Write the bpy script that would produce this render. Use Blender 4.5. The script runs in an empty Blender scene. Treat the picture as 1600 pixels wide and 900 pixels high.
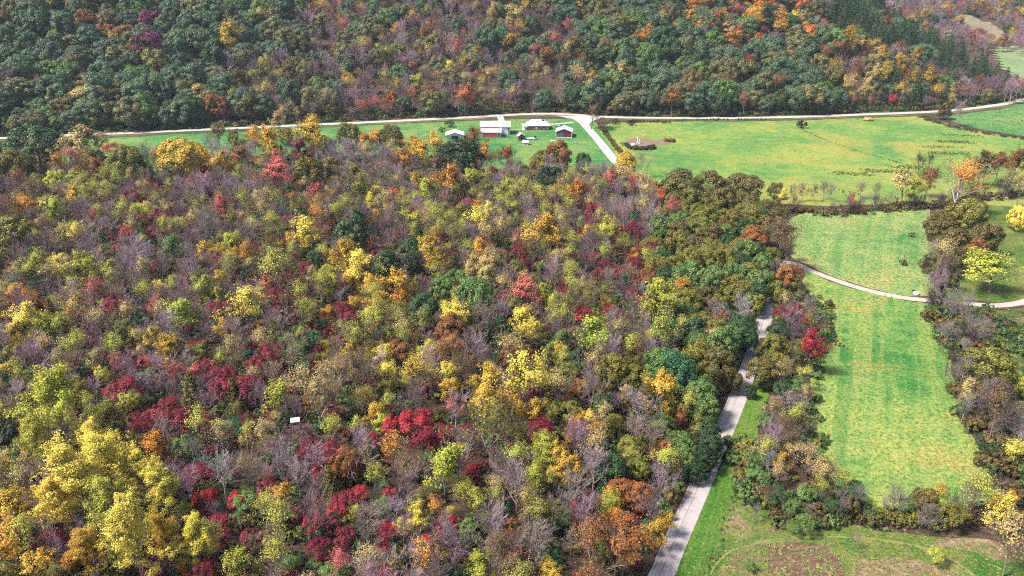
import bpy, bmesh, math, random
import numpy as np
from mathutils import Vector, Matrix

S = bpy.context.scene
COL = S.collection
# ------------------------------------------------------------------ camera
CAM_H, PITCH, FPX = 120.0, math.radians(25.0), 1200.0
cam_d = bpy.data.cameras.new('camera'); cam = bpy.data.objects.new('camera', cam_d); COL.objects.link(cam)
cam.location = (0, 0, CAM_H); cam.rotation_euler = (math.pi/2 - PITCH, 0, 0)
cam_d.sensor_width = 36; cam_d.lens = 36*FPX/1600; cam_d.clip_start = 1; cam_d.clip_end = 9000
S.camera = cam
S.render.resolution_x, S.render.resolution_y = 1024, 576
# ------------------------------------------------------------------ sky and sun (bright overcast)
SUN_EL, SUN_AZ = math.radians(54), math.radians(-103)      # azimuth from +Y towards +X
W = bpy.data.worlds.new('World'); S.world = W; W.use_nodes = True
nt = W.node_tree; bg = nt.nodes['Background']
sky = nt.nodes.new('ShaderNodeTexSky'); sky.sky_type = 'NISHITA'; sky.sun_disc = False
sky.sun_elevation = SUN_EL; sky.sun_rotation = SUN_AZ; sky.dust_density = 3.0; sky.air_density = 1.0; sky.ozone_density = 1.0
nt.links.new(sky.outputs[0], bg.inputs[0]); bg.inputs[1].default_value = 0.05
sun_d = bpy.data.lights.new('sun', 'SUN'); sun = bpy.data.objects.new('sun', sun_d); COL.objects.link(sun)
sun_d.energy = 2.2; sun_d.angle = math.radians(10); sun_d.color = (1.0, 0.94, 0.86)
dv = Vector((math.sin(SUN_AZ)*math.cos(SUN_EL), math.cos(SUN_AZ)*math.cos(SUN_EL), math.sin(SUN_EL)))
sun.rotation_euler = dv.to_track_quat('Z', 'Y').to_euler()
vs = S.view_settings; vs.view_transform = 'Standard'; vs.look = 'None'; vs.exposure = 2.15; vs.gamma = 1
S.cycles.max_bounces = 3; S.cycles.diffuse_bounces = 2; S.cycles.glossy_bounces = 1; S.cycles.transmission_bounces = 2; S.cycles.volume_bounces = 0
S.cycles.sample_clamp_direct = 6.0; S.cycles.sample_clamp_indirect = 2.0; S.cycles.use_denoising = False; S.cycles.use_adaptive_sampling = True; S.cycles.adaptive_threshold = 0.03; S.cycles.filter_width = 1.1
S.cycles.caustics_reflective = False; S.cycles.caustics_refractive = False

rng = np.random.default_rng(11); random.seed(11)
sp, cp = math.sin(PITCH), math.cos(PITCH)
def ray(x, y):
    u, v = (x-800)/FPX, (450-y)/FPX
    return np.array([u, cp+v*sp, -sp+v*cp])
def at(x, y, z=0.0):
    d = ray(x, y); t = (z-CAM_H)/d[2]
    return np.array([d[0]*t, d[1]*t, z])
def pix(P):
    P = np.asarray(P, float); q = P - np.array([0, 0, CAM_H])
    dep = q[..., 1]*cp - q[..., 2]*sp; up = q[..., 1]*sp + q[..., 2]*cp
    dep = np.maximum(dep, 1e-3)
    return 800+FPX*q[..., 0]/dep, 450-FPX*up/dep, dep
# ------------------------------------------------------------------ terrain height
BACK_ROAD = [(-420,246),(-200,231),(0,216),(200,208),(400,199),(600,190),(720,184),(800,179.5),(860,178),(905,180),(950,183),(1040,184.5),(1150,184.5),(1250,182.5),(1350,179),(1440,175.5),(1500,171.5),(1560,164),(1600,156),(1640,148)]
BR = np.array([at(*p) for p in BACK_ROAD])
def sstep(a, b, x):
    t = np.clip((x-a)/(b-a), 0, 1); return t*t*(3-2*t)
def hz(X, Y):
    X = np.asarray(X, float); Y = np.asarray(Y, float)
    yb = np.interp(X, BR[:, 0], BR[:, 1]) + 9
    d = np.maximum(Y-yb, 0)
    sl = 0.37*(1+0.16*np.sin(X/83.0+0.6)+0.10*np.sin(X/37.0+Y/91.0))
    h = sl*d*d/(d+18)
    h = np.minimum(h, 150) * sstep(440, 265, X - 0.12*np.maximum(d-60, 0))
    h2 = 0.24*np.clip(Y-930-0.15*(X-500)+50*np.sin(X/120.0), 0, 900)
    h2 = h2*(1+0.10*np.sin(X/140.0+Y/170.0))*sstep(150, 500, X)
    return np.maximum(h, h2)
def on_terrain(x, y, lift=0.0):
    d = ray(x, y); t0 = 100.0; prev = t0
    for t in np.arange(100, 3000, 4.0):
        p = d*t
        if p[2]+CAM_H <= float(hz(p[0], p[1]))+lift:
            a, b = prev, t
            for _ in range(18):
                m = (a+b)/2; q = d*m
                if q[2]+CAM_H <= float(hz(q[0], q[1]))+lift: b = m
                else: a = m
            q = d*b; return np.array([q[0], q[1], float(hz(q[0], q[1]))])
        prev = t
    return None
# ------------------------------------------------------------------ material helpers
def new_mat(name):
    m = bpy.data.materials.new(name); m.use_nodes = True
    nt = m.node_tree; b = nt.nodes['Principled BSDF']
    b.inputs['Roughness'].default_value = 0.85; b.inputs['Specular IOR Level'].default_value = 0.15
    return m, nt, b
def N(nt, typ, **kw):
    n = nt.nodes.new(typ)
    for k, v in kw.items():
        if k in n.inputs: n.inputs[k].default_value = v
        else: setattr(n, k, v)
    return n
def noise(nt, scale, detail=4, rough=0.6, vec=None, dist=0.0):
    n = N(nt, 'ShaderNodeTexNoise'); n.inputs['Scale'].default_value = scale
    n.inputs['Detail'].default_value = detail; n.inputs['Roughness'].default_value = rough; n.inputs['Distortion'].default_value = dist
    if vec is not None: nt.links.new(vec, n.inputs['Vector'])
    return n.outputs['Fac']
def ramp(nt, fac, stops, interp='LINEAR'):
    r = N(nt, 'ShaderNodeValToRGB'); e = r.color_ramp.elements; r.color_ramp.interpolation = interp
    while len(e) < len(stops): e.new(0.5)
    for el, (p, c) in zip(e, stops):
        el.position = p; el.color = (*c, 1) if len(c) == 3 else c
    nt.links.new(fac, r.inputs[0]); return r.outputs[0]
def mix(nt, fac, a, b, mode='MIX'):
    m = N(nt, 'ShaderNodeMix', data_type='RGBA', blend_type=mode)
    for sock, v in ((m.inputs[0], fac), (m.inputs[6], a), (m.inputs[7], b)):
        if hasattr(v, 'links'): nt.links.new(v, sock)
        elif isinstance(v, (int, float)): sock.default_value = v
        else: sock.default_value = (*v, 1)
    return m.outputs[2]
def pos(nt): return N(nt, 'ShaderNodeNewGeometry').outputs['Position']
def bump(nt, b, h, strength, dist):
    n = N(nt, 'ShaderNodeBump'); n.inputs['Strength'].default_value = strength; n.inputs['Distance'].default_value = dist
    nt.links.new(h, n.inputs['Height']); nt.links.new(n.outputs[0], b.inputs['Normal'])
def mapping(nt, vec, rot=0.0, scale=(1,1,1)):
    m = N(nt, 'ShaderNodeMapping'); m.inputs['Rotation'].default_value = (0, 0, rot); nt.links.new(vec, m.inputs['Vector'])
    k = N(nt, 'ShaderNodeMapping'); k.inputs['Scale'].default_value = scale; nt.links.new(m.outputs[0], k.inputs['Vector']); return k.outputs[0]
def plain(name, col, rough=0.7, var=0.12, scale=1.5, spec=0.2, metal=0.0):
    m, nt, b = new_mat(name); p = pos(nt)
    c = mix(nt, noise(nt, scale, 5, 0.65, p), tuple(x*(1-var) for x in col), tuple(min(1, x*(1+var)) for x in col))
    nt.links.new(c, b.inputs['Base Color']); b.inputs['Roughness'].default_value = rough
    b.inputs['Specular IOR Level'].default_value = spec; b.inputs['Metallic'].default_value = metal
    return m
GK = 0.54
def grass_mat(name, cols, stripe=0.0, stripe_rot=0.0, stripe_scale=0.35, patch=None, patch_scale=0.02, patch_lo=0.55, fine=1.6, bstr=0.6):
    """cols: three greens from lush to dry"""
    m, nt, b = new_mat(name); p = pos(nt)
    big = noise(nt, 0.018, 5, 0.62, p, 0.6)
    mid = noise(nt, 0.16, 6, 0.72, p, 0.3)
    cols = [tuple(q*GK for q in cc) for cc in cols]; patch = tuple(q*GK for q in patch) if patch else None
    c = ramp(nt, mix(nt, 0.5, big, mid), [(0.40, cols[0]), (0.5, cols[1]), (0.60, cols[2])])
    if stripe:
        sn_ = noise(nt, 1.0, 3, 0.6, mapping(nt, p, stripe_rot, (stripe_scale, 0.010, 0.01)), 0.15)
        sm = ramp(nt, sn_, [(0.42, (0, 0, 0)), (0.58, (stripe, stripe, stripe))])
        c = mix(nt, sm, c, cols[2])
        sn2 = noise(nt, 1.0, 2, 0.5, mapping(nt, p, stripe_rot, (stripe_scale*.45, 0.008, 0.02)), 0.1)
        c = mix(nt, ramp(nt, sn2, [(0.55, (0, 0, 0)), (0.66, (stripe, stripe, stripe))]), c, cols[0])
    if patch:
        pf = ramp(nt, noise(nt, patch_scale, 4, 0.6, p, 0.8), [(patch_lo, (0, 0, 0)), (patch_lo+0.09, (1, 1, 1))])
        c = mix(nt, mix(nt, 0.35, pf, (0,0,0), 'MIX'), c, patch)
    f = noise(nt, fine, 4, 0.8, p)
    c = mix(nt, 0.85, c, ramp(nt, f, [(0.36, (0.35, 0.42, 0.35)), (0.5, (1, 1, 1)), (0.64, (1.5, 1.4, 1.3))]), 'MULTIPLY')
    nt.links.new(c, b.inputs['Base Color']); b.inputs['Specular IOR Level'].default_value = 0.05
    bump(nt, b, f, bstr, 0.5)
    return m
# foliage: the leaf colours travel with each tree (custom properties), each leaf varies round them
def foliage_mat():
    m, nt, b = new_mat('foliage')
    a1 = N(nt, 'ShaderNodeAttribute', attribute_type='INSTANCER', attribute_name='leaf_color')
    a2 = N(nt, 'ShaderNodeAttribute', attribute_type='INSTANCER', attribute_name='leaf_color_two')
    vv = N(nt, 'ShaderNodeAttribute', attribute_type='GEOMETRY', attribute_name='vary')
    tc = N(nt, 'ShaderNodeTexCoord')
    nz = noise(nt, 0.33, 2, 0.5, tc.outputs['Object'])
    fac = N(nt, 'ShaderNodeMath', operation='ADD'); nt.links.new(nz, fac.inputs[0])
    v2 = N(nt, 'ShaderNodeMath', operation='MULTIPLY'); nt.links.new(vv.outputs['Fac'], v2.inputs[0]); v2.inputs[1].default_value = 0.30
    nt.links.new(v2.outputs[0], fac.inputs[1])
    c = mix(nt, ramp(nt, fac.outputs[0], [(0.52, (0, 0, 0)), (0.80, (1, 1, 1))]), a1.outputs['Color'], a2.outputs['Color'])
    br = ramp(nt, vv.outputs['Fac'], [(0.0, (0.55, 0.55, 0.55)), (0.6, (1, 1, 1)), (1.0, (1.45, 1.4, 1.3))])
    c = mix(nt, 1.0, c, br, 'MULTIPLY')
    nt.links.new(c, b.inputs['Base Color']); b.inputs['Roughness'].default_value = 0.48; b.inputs['Specular IOR Level'].default_value = 0.25
    tr = N(nt, 'ShaderNodeBsdfTranslucent'); nt.links.new(c, tr.inputs[0])
    ms = N(nt, 'ShaderNodeMixShader'); ms.inputs[0].default_value = 0.15
    nt.links.new(b.outputs[0], ms.inputs[1]); nt.links.new(tr.outputs[0], ms.inputs[2])
    nt.links.new(ms.outputs[0], nt.nodes['Material Output'].inputs[0])
    return m
def bark_mat():
    m, nt, b = new_mat('bark')
    a1 = N(nt, 'ShaderNodeAttribute', attribute_type='INSTANCER', attribute_name='bark_color')
    tc = N(nt, 'ShaderNodeTexCoord')
    f = noise(nt, 1.3, 4, 0.7, tc.outputs['Object'])
    c = mix(nt, 1.0, a1.outputs['Color'], ramp(nt, f, [(0.3, (0.55, 0.52, 0.5)), (0.7, (1.25, 1.25, 1.25))]), 'MULTIPLY')
    nt.links.new(c, b.inputs['Base Color']); b.inputs['Roughness'].default_value = 0.9
    return m
FOL, BARK = foliage_mat(), bark_mat()

# ------------------------------------------------------------------ object helpers
def tag(o, label=None, cat=None, group=None, kind=None):
    if label: o['label'] = label
    if cat: o['category'] = cat
    if group: o['group'] = group
    if kind: o['kind'] = kind
    return o
def mesh_np(name, v, faces_list, mats, mat_idx=None, vary=None):
    """faces_list: list of (M,k) int arrays (k = 3 or 4)"""
    me = bpy.data.meshes.new(name)
    v = np.ascontiguousarray(v, dtype=np.float32)
    me.vertices.add(len(v)); me.vertices.foreach_set('co', v.ravel())
    loops = np.concatenate([f.ravel() for f in faces_list]).astype(np.int32)
    tot = np.concatenate([np.full(len(f), f.shape[1]) for f in faces_list]).astype(np.int32)
    st = np.concatenate([[0], np.cumsum(tot)[:-1]]).astype(np.int32)
    me.loops.add(len(loops)); me.loops.foreach_set('vertex_index', loops)
    me.polygons.add(len(tot)); me.polygons.foreach_set('loop_start', st); me.polygons.foreach_set('loop_total', tot)
    for m in mats: me.materials.append(m)
    if mat_idx is not None: me.polygons.foreach_set('material_index', mat_idx.astype(np.int32))
    if vary is not None:
        a = me.attributes.new('vary', 'FLOAT', 'FACE'); a.data.foreach_set('value', vary.astype(np.float32))
    me.update(calc_edges=True)
    return me
def obj(name, me, parent=None):
    o = bpy.data.objects.new(name, me); COL.objects.link(o)
    if parent is not None: o.parent = parent
    return o
def empty(name, loc, rz=0, sc=1):
    o = bpy.data.objects.new(name, None); COL.objects.link(o)
    o.location = loc; o.rotation_euler = (0, 0, rz); o.scale = (sc, sc, sc) if np.isscalar(sc) else sc
    o.empty_display_size = 0.5
    return o
class MB:
    def __init__(s): s.v, s.f = [], []
    def box(s, c, d, rz=0.0, rx=0.0):
        M = Matrix.Translation(c) @ Matrix.Rotation(rz, 4, 'Z') @ Matrix.Rotation(rx, 4, 'X')
        n = len(s.v)
        for dx in (-.5, .5):
            for dy in (-.5, .5):
                for dz in (-.5, .5): s.v.append(tuple(M @ Vector((dx*d[0], dy*d[1], dz*d[2]))))
        for f in ((0,1,3,2),(4,6,7,5),(0,4,5,1),(2,3,7,6),(0,2,6,4),(1,5,7,3)): s.f.append(tuple(n+i for i in f))
        return s
    def poly(s, pts): n = len(s.v); s.v += [tuple(p) for p in pts]; s.f.append(tuple(range(n, n+len(pts)))); return s
    def prism(s, pts, vec):
        n = len(s.v); k = len(pts); vec = Vector(vec)
        s.v += [tuple(p) for p in pts] + [tuple(Vector(p)+vec) for p in pts]
        s.f.append(tuple(range(n+k-1, n-1, -1))); s.f.append(tuple(range(n+k, n+2*k)))
        for i in range(k): j = (i+1) % k; s.f.append((n+i, n+j, n+k+j, n+k+i))
        return s
    def tube(s, p0, p1, r0, r1, k=8, cap=True):
        p0, p1 = Vector(p0), Vector(p1); d = (p1-p0).normalized()
        a = d.orthogonal().normalized(); b = d.cross(a); n = len(s.v)
        for p, r in ((p0, r0), (p1, r1)):
            for i in range(k):
                t = 2*math.pi*i/k; s.v.append(tuple(p+a*(r*math.cos(t))+b*(r*math.sin(t))))
        for i in range(k): j = (i+1) % k; s.f.append((n+i, n+j, n+k+j, n+k+i))
        if cap: s.f.append(tuple(n+i for i in reversed(range(k)))); s.f.append(tuple(n+k+i for i in range(k)))
        return s
    def build(s, name, mat, parent=None, bevel=0.0):
        me = bpy.data.meshes.new(name); me.from_pydata(s.v, [], s.f); me.materials.append(mat); me.update()
        bm = bmesh.new(); bm.from_mesh(me); bmesh.ops.recalc_face_normals(bm, faces=bm.faces)
        if bevel: bmesh.ops.bevel(bm, geom=bm.edges[:], offset=bevel, segments=2, affect='EDGES', profile=0.6)
        bm.to_mesh(me); bm.free()
        return obj(name, me, parent)
def smooth_line(pts, step=2.0):
    """Catmull-Rom through ground points (n,2|3), resampled"""
    P = np.asarray(pts, float)[:, :2]; out = []
    Q = np.vstack([2*P[0]-P[1], P, 2*P[-1]-P[-2]])
    for i in range(1, len(Q)-2):
        n = max(2, int(np.linalg.norm(Q[i+1]-Q[i])/step)); t = np.linspace(0, 1, n, endpoint=False)[:, None]
        a, b, c, d = Q[i-1], Q[i], Q[i+1], Q[i+2]
        out.append(0.5*((2*b)+(c-a)*t+(2*a-5*b+4*c-d)*t*t+(3*b-a-3*c+d)*t**3))
    out.append(Q[-2][None]); return np.vstack(out)
def strip(name, line, w, z, mat, parent=None, rough=0.0, crown=0.0, cols=5, offset=0.0, kind='structure'):
    """a draped ribbon of width w (number or array) along a ground line"""
    L = np.asarray(line); T = np.gradient(L, axis=0); T /= np.linalg.norm(T, axis=1)[:, None]+1e-9
    Nn = np.stack([T[:, 1], -T[:, 0]], 1); w = np.broadcast_to(w, len(L)); n = len(L); vs_ = []
    r = np.random.default_rng(len(name)*7+n)
    jl = np.convolve(r.normal(0, 1, n+8), np.ones(9)/9, 'valid')*3*rough; jr = np.convolve(r.normal(0, 1, n+8), np.ones(9)/9, 'valid')*3*rough
    for c in range(cols):
        u = c/(cols-1)*2-1
        e = (jl if u < 0 else jr)*abs(u)
        q = L + Nn*((u*w/2 + e*np.sign(u)) + offset)[:, None]
        vs_.append(np.column_stack([q, hz(q[:, 0], q[:, 1])+z+crown*(1-u*u)]))
    V = np.stack(vs_, 1).reshape(-1, 3)
    i = np.arange(n-1)[:, None]*cols+np.arange(cols-1)[None]
    F = np.stack([i, i+1, i+cols+1, i+cols], -1).reshape(-1, 4)
    me = mesh_np(name, V, [F], [mat]); 
    o = obj(name, me, parent)
    if parent is None: tag(o, kind=kind)
    return o
def area(name, px, z, mat, jit=0.8, step=3.0, parent=None, label=None):
    P = [at(*p)[:2] for p in px]; r = np.random.default_rng(len(px)*31+int(abs(px[0][0])))
    out = []
    for a, b in zip(P, P[1:]+P[:1]):
        n = max(1, int(np.linalg.norm(b-a)/step))
        for k in range(n): out.append(a+(b-a)*k/n)
    out = np.array(out); n = len(out)
    j = r.normal(0, 1, (n, 2)); j = (j+np.roll(j, 1, 0)+np.roll(j, -1, 0)+np.roll(j, 2, 0)+np.roll(j, -2, 0))/2.2*jit
    out = out+j
    me = bpy.data.meshes.new(name); bm = bmesh.new()
    f = bm.faces.new([bm.verts.new((x, y, z)) for x, y in out]); bm.normal_update()
    if f.normal.z < 0: f.normal_flip()
    bmesh.ops.triangulate(bm, faces=[f]); bm.to_mesh(me); bm.free(); me.materials.append(mat)
    o = obj(name, me, parent)
    if parent is None: tag(o, kind='structure')
    return o
def inside(pts, poly):
    x, y = pts[:, 0], pts[:, 1]; poly = np.asarray(poly); c = np.zeros(len(pts), bool); j = len(poly)-1
    for i in range(len(poly)):
        xi, yi = poly[i][:2]; xj, yj = poly[j][:2]
        c ^= ((yi > y) != (yj > y)) & (x < (xj-xi)*(y-yi)/(yj-yi+1e-12)+xi); j = i
    return c
def dist_line(pts, line):
    L = np.asarray(line)[:, :2]; d = np.full(len(pts), 1e9)
    for k in range(0, len(L)): d = np.minimum(d, np.hypot(pts[:, 0]-L[k, 0], pts[:, 1]-L[k, 1]))
    return d
# ================================================================== large structure
# ---- ground: one sheet out to the horizon
gx = np.concatenate([np.linspace(-4000, -700, 24), np.arange(-690, 900, 9.0), np.linspace(910, 5000, 34)])
gy = np.concatenate([np.linspace(-600, 20, 10), np.arange(30, 440, 25.0), np.arange(445, 1500, 9.0), np.linspace(1510, 6500, 40)])
GX, GY = np.meshgrid(gx, gy); GZ = hz(GX, GY)
V = np.column_stack([GX.ravel(), GY.ravel(), GZ.ravel()])
nx, ny = len(gx), len(gy)
ii = (np.arange(ny-1)[:, None]*nx+np.arange(nx-1)[None]).ravel()
m, nt, b = new_mat('forest_floor'); p = pos(nt)
c = ramp(nt, noise(nt, 0.09, 6, 0.7, p, 0.5), [(0.32, (0.020, 0.028, 0.012)), (0.45, (0.050, 0.036, 0.026)), (0.55, (0.085, 0.055, 0.038)), (0.68, (0.045, 0.060, 0.018))])
f = noise(nt, 1.4, 5, 0.8, p)
c = mix(nt, 0.9, c, ramp(nt, f, [(0.35, (0.35, 0.35, 0.35)), (0.65, (1.6, 1.5, 1.4))]), 'MULTIPLY')
nt.links.new(c, b.inputs['Base Color']); bump(nt, b, f, 0.8, 0.6)
tag(obj('ground', mesh_np('ground', V, [np.stack([ii, ii+1, ii+nx+1, ii+nx], 1)], [m])), kind='structure')

# ---- meadows and fields
G_LUSH = grass_mat('lush_meadow_grass', [(0.06, 0.24, 0.08), (0.13, 0.32, 0.10), (0.28, 0.39, 0.12)], patch=(0.38, 0.40, 0.14), patch_lo=0.60)
G_PAST = grass_mat('pasture_grass', [(0.115, 0.30, 0.08), (0.225, 0.375, 0.095), (0.39, 0.44, 0.10)], patch=(0.48, 0.43, 0.11), patch_scale=0.013, patch_lo=0.50)
G_HAY = grass_mat('hay_field_grass', [(0.06, 0.245, 0.055), (0.205, 0.385, 0.095), (0.40, 0.47, 0.125)], stripe=0.5, stripe_rot=math.radians(24), stripe_scale=0.42, patch=(0.52, 0.42, 0.13), patch_scale=0.03, patch_lo=0.565, fine=0.9, bstr=1.0)
G_HAY2 = grass_mat('upper_hay_grass', [(0.09, 0.275, 0.075), (0.22, 0.385, 0.12), (0.40, 0.46, 0.16)], stripe=0.4, stripe_rot=math.radians(26), stripe_scale=0.36, patch=(0.56, 0.47, 0.18), patch_scale=0.028, patch_lo=0.545, fine=0.8, bstr=1.0)
G_LAWN = grass_mat('lawn_grass', [(0.05, 0.16, 0.03), (0.12, 0.21, 0.04), (0.26, 0.27, 0.08)], patch=(0.38, 0.31, 0.14), patch_lo=0.57, patch_scale=0.06, fine=1.4)
G_ROUGH = grass_mat('rough_grass', [(0.05, 0.12, 0.03), (0.13, 0.17, 0.05), (0.28, 0.23, 0.09)], patch=(0.34, 0.25, 0.13), patch_scale=0.05, patch_lo=0.55, fine=0.9, bstr=1.0)
G_VERGE = grass_mat('verge_grass', [(0.05, 0.17, 0.025), (0.10, 0.23, 0.035), (0.18, 0.28, 0.05)], stripe=0.5, stripe_rot=math.radians(24), stripe_scale=0.9, fine=1.4)
G_GOLD = grass_mat('clearing_grass', [(0.14, 0.10, 0.02), (0.26, 0.19, 0.03), (0.33, 0.19, 0.05)], fine=1.6)
G_FAR = grass_mat('far_meadow_grass', [(0.20, 0.32, 0.14), (0.28, 0.38, 0.18), (0.34, 0.40, 0.20)])
G_FALLOW = grass_mat('far_fallow_grass', [(0.24, 0.22, 0.14), (0.38, 0.31, 0.21), (0.44, 0.36, 0.26)])

FARM_MEADOW = [(90,219),(240,212),(400,204),(560,197),(700,190),(800,186),(880,186),(906,190),(935,222),(962,256),(985,292),(800,296),(600,288),(300,282),(100,268)]
PASTURE = [(952,193),(1040,190),(1150,190),(1250,188),(1350,185),(1440,181),(1470,190),(1520,203),(1570,212),(1640,222),(1820,250),(1860,345),(1640,325),(1500,318),(1380,318),(1300,322),(1210,318),(1050,312),(1000,285),(965,245),(935,205)]
CORNER = [(1470,181),(1500,178),(1560,171),(1600,163),(1660,152),(1800,175),(1800,240),(1640,217),(1560,207),(1500,194)]
UPPER_HAY = [(1250,334),(1300,328),(1380,328),(1450,326),(1454,380),(1452,430),(1462,462),(1430,463),(1380,454),(1320,438),(1270,419),(1236,404),(1215,375),(1215,350)]
BIG_HAY = [(1246,419),(1300,441),(1360,461),(1420,473),(1462,477),(1476,510),(1487,560),(1497,610),(1512,660),(1545,700),(1565,740),(1555,775),(1500,800),(1400,812),(1340,805),(1292,750),(1266,690),(1258,620),(1272,560),(1288,500),(1270,460)]
YARD = [(1462,340),(1520,326),(1620,318),(1820,340),(1860,470),(1700,446),(1610,465),(1560,473),(1500,468),(1470,462),(1458,400)]
MEADOW_EAST = [(1478,482),(1520,483),(1580,482),(1640,470),(1760,450),(1900,520),(1900,760),(1640,740),(1570,720),(1530,650),(1505,590),(1490,530)]
LAWN = [(1110,812),(1135,775),(1165,775),(1230,803),(1320,817),(1420,828),(1520,842),(1600,866),(1800,930),(1850,1080),(1000,1080),(1068,905)]
area('farm_meadow', FARM_MEADOW, 0.020, G_LUSH)
area('pasture_field', PASTURE, 0.024, G_PAST)
area('corner_field', CORNER, 0.020, G_LUSH)
area('upper_hay_field', UPPER_HAY, 0.028, G_HAY2)
area('hay_field', BIG_HAY, 0.028, G_HAY)
area('yard_lawn', YARD, 0.020, G_LAWN)
area('rough_field', MEADOW_EAST, 0.016, G_ROUGH)
area('roadside_lawn', LAWN, 0.020, G_LAWN)
area('clearing_path', [(515,500),(528,505),(522,540),(512,580),(505,640),(480,640),(482,590),(492,550),(500,520)], 0.020, G_GOLD)
# far valley floor and fallow slope, draped
def drape(name, px, mat, lift=0.5, step=9.0):
    P = [on_terrain(*q) for q in px]; P = [q for q in P if q is not None]; A = np.array(P)
    x0, y0 = A[:, :2].min(0); x1, y1 = A[:, :2].max(0)
    xs = np.arange(x0, x1+step, step); ys = np.arange(y0, y1+step, step)
    X, Y = np.meshgrid(xs, ys); cx, cy = (X[:-1, :-1]+step/2).ravel(), (Y[:-1, :-1]+step/2).ravel()
    keep = inside(np.column_stack([cx, cy]), A); n = len(xs)
    i = (np.arange(len(ys)-1)[:, None]*n+np.arange(n-1)[None]).ravel()[keep]
    V = np.column_stack([X.ravel(), Y.ravel(), hz(X.ravel(), Y.ravel())+lift])
    F = np.stack([i, i+1, i+n+1, i+n], 1); u, inv = np.unique(F, return_inverse=True)
    return tag(obj(name, mesh_np(name, V[u], [inv.reshape(F.shape)], [mat])), kind='structure')
drape('valley_field', [(1548,78),(1580,72),(1640,70),(1700,90),(1700,150),(1600,128),(1570,110)], G_FAR)
drape('hillside_field', [(1498,22),(1525,26),(1560,45),(1585,62),(1565,70),(1535,56),(1505,40)], G_FALLOW)

# garden plots, bare patches
SOIL = plain('dug_soil', (0.24, 0.13, 0.085), 0.95, 0.35, 0.8)
STRAW = plain('dry_straw', (0.52, 0.36, 0.22), 0.95, 0.4, 0.7)
def plot_mat(name, dark, mid_, light, green, cover, rows=0.0):
    m, nt, b = new_mat(name); p = pos(nt)
    n1 = noise(nt, 0.55, 6, 0.75, p, 0.4)
    if rows: n1 = mix(nt, rows, n1, noise(nt, 1.0, 3, 0.6, mapping(nt, p, math.radians(-6), (0.12, 1.5, 1)), 0.2))
    c = ramp(nt, n1, [(0.34, dark), (0.5, mid_), (0.64, light)])
    g = ramp(nt, noise(nt, 0.22, 6, 0.8, p, 0.5), [(cover, (0, 0, 0)), (cover+.07, (1, 1, 1))])
    c = mix(nt, g, c, mix(nt, noise(nt, 1.3, 4, .8, p), tuple(q*.5 for q in green), tuple(q*1.6 for q in green)))
    nt.links.new(c, b.inputs['Base Color']); bump(nt, b, noise(nt, 1.6, 5, 0.8, p), 0.8, 0.4); return m
ROWS = plot_mat('dug_rows', (0.05, 0.028, 0.02), (0.115, 0.062, 0.044), (0.18, 0.11, 0.08), (0.07, 0.10, 0.02), 0.56, 0.6)
STUB = plot_mat('stubble', (0.10, 0.06, 0.035), (0.20, 0.135, 0.085), (0.33, 0.24, 0.16), (0.10, 0.12, 0.025), 0.52)
WEEDY = plot_mat('weedy_plot', (0.07, 0.045, 0.025), (0.14, 0.095, 0.055), (0.24, 0.17, 0.11), (0.10, 0.13, 0.025), 0.47)
area('garden_soil_ground', [(1196,853),(1250,848),(1298,857),(1314,872),(1316,905),(1310,960),(1190,960),(1200,905)], 0.034, ROWS, 0.5, 1.6)
area('weedy_plot_ground', [(1118,905),(1133,880),(1152,863),(1182,852),(1188,905),(1178,960),(1108,960)], 0.038, WEEDY, 0.5, 1.6)
area('stubble_ground', [(1338,870),(1380,867),(1430,873),(1480,890),(1530,920),(1560,960),(1337,960)], 0.034, STUB, 0.5, 1.6)
area('bare_patch_ground', [(1135,805),(1150,801),(1170,826),(1150,831)], 0.034, STUB, 0.35, 1.6)
area('dry_bank_ground', [(1185,807),(1225,819),(1213,835),(1184,824)], 0.032, WEEDY, 0.4, 1.6)
area('dry_verge_ground', [(1455,839),(1500,839),(1560,852),(1588,878),(1560,876),(1500,857),(1455,850)], 0.034, STUB, 0.5, 1.6)
area('dry_spot_ground', [(1136,709),(1143,707),(1146,716),(1138,720)], 0.05, STRAW, 0.2, 1.0)
area('eroded_bank_ground', [(1463,488),(1473,492),(1482,510),(1494,528),(1490,536),(1478,522),(1468,505)], 0.05, plain('red_clay', (0.30, 0.13, 0.07), 0.95, 0.3, 0.6), 0.6, 2.0)

# ---- roads
m, nt, b = new_mat('worn_asphalt'); p = pos(nt)
c = ramp(nt, noise(nt, 0.35, 6, 0.7, p), [(0.35, (0.265, 0.232, 0.232)), (0.65, (0.36, 0.322, 0.318))])
c = mix(nt, 0.5, c, ramp(nt, noise(nt, 9, 3, 0.7, p), [(0.4, (0.75, 0.75, 0.75)), (0.6, (1.2, 1.2, 1.2))]), 'MULTIPLY')
nt.links.new(c, b.inputs['Base Color']); ASPH = m
GRAVEL = plain('pale_gravel', (0.34, 0.31, 0.30), 0.9, 0.18, 0.8)
DRIVE = plain('drive_gravel', (0.36, 0.29, 0.25), 0.9, 0.25, 0.6)
WHEEL = plain('dark_wheel_track', (0.235, 0.208, 0.208), 0.85, 0.2, 0.5)
PAINT_Y = plain('faded_yellow_paint', (0.36, 0.29, 0.20), 0.8, 0.3, 0.7)
TRACK = plain('worn_track', (0.15, 0.155, 0.055), 0.95, 0.3, 0.6)
PAVED = smooth_line([at(*q) for q in [(905,990),(960,1030),(1033,900),(1047,866),(1091,766),(1141,650),(1158,608),(1172,570),(1183,538),(1193,503),(1196,478),(1184,436),(1128,372),(1050,318),(995,284),(962,253),(935,220),(908,188)]][1:], 2.0)
o = strip('paved_road', PAVED, 4.9, 0.09, ASPH, crown=0.05, rough=0.02)
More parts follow.
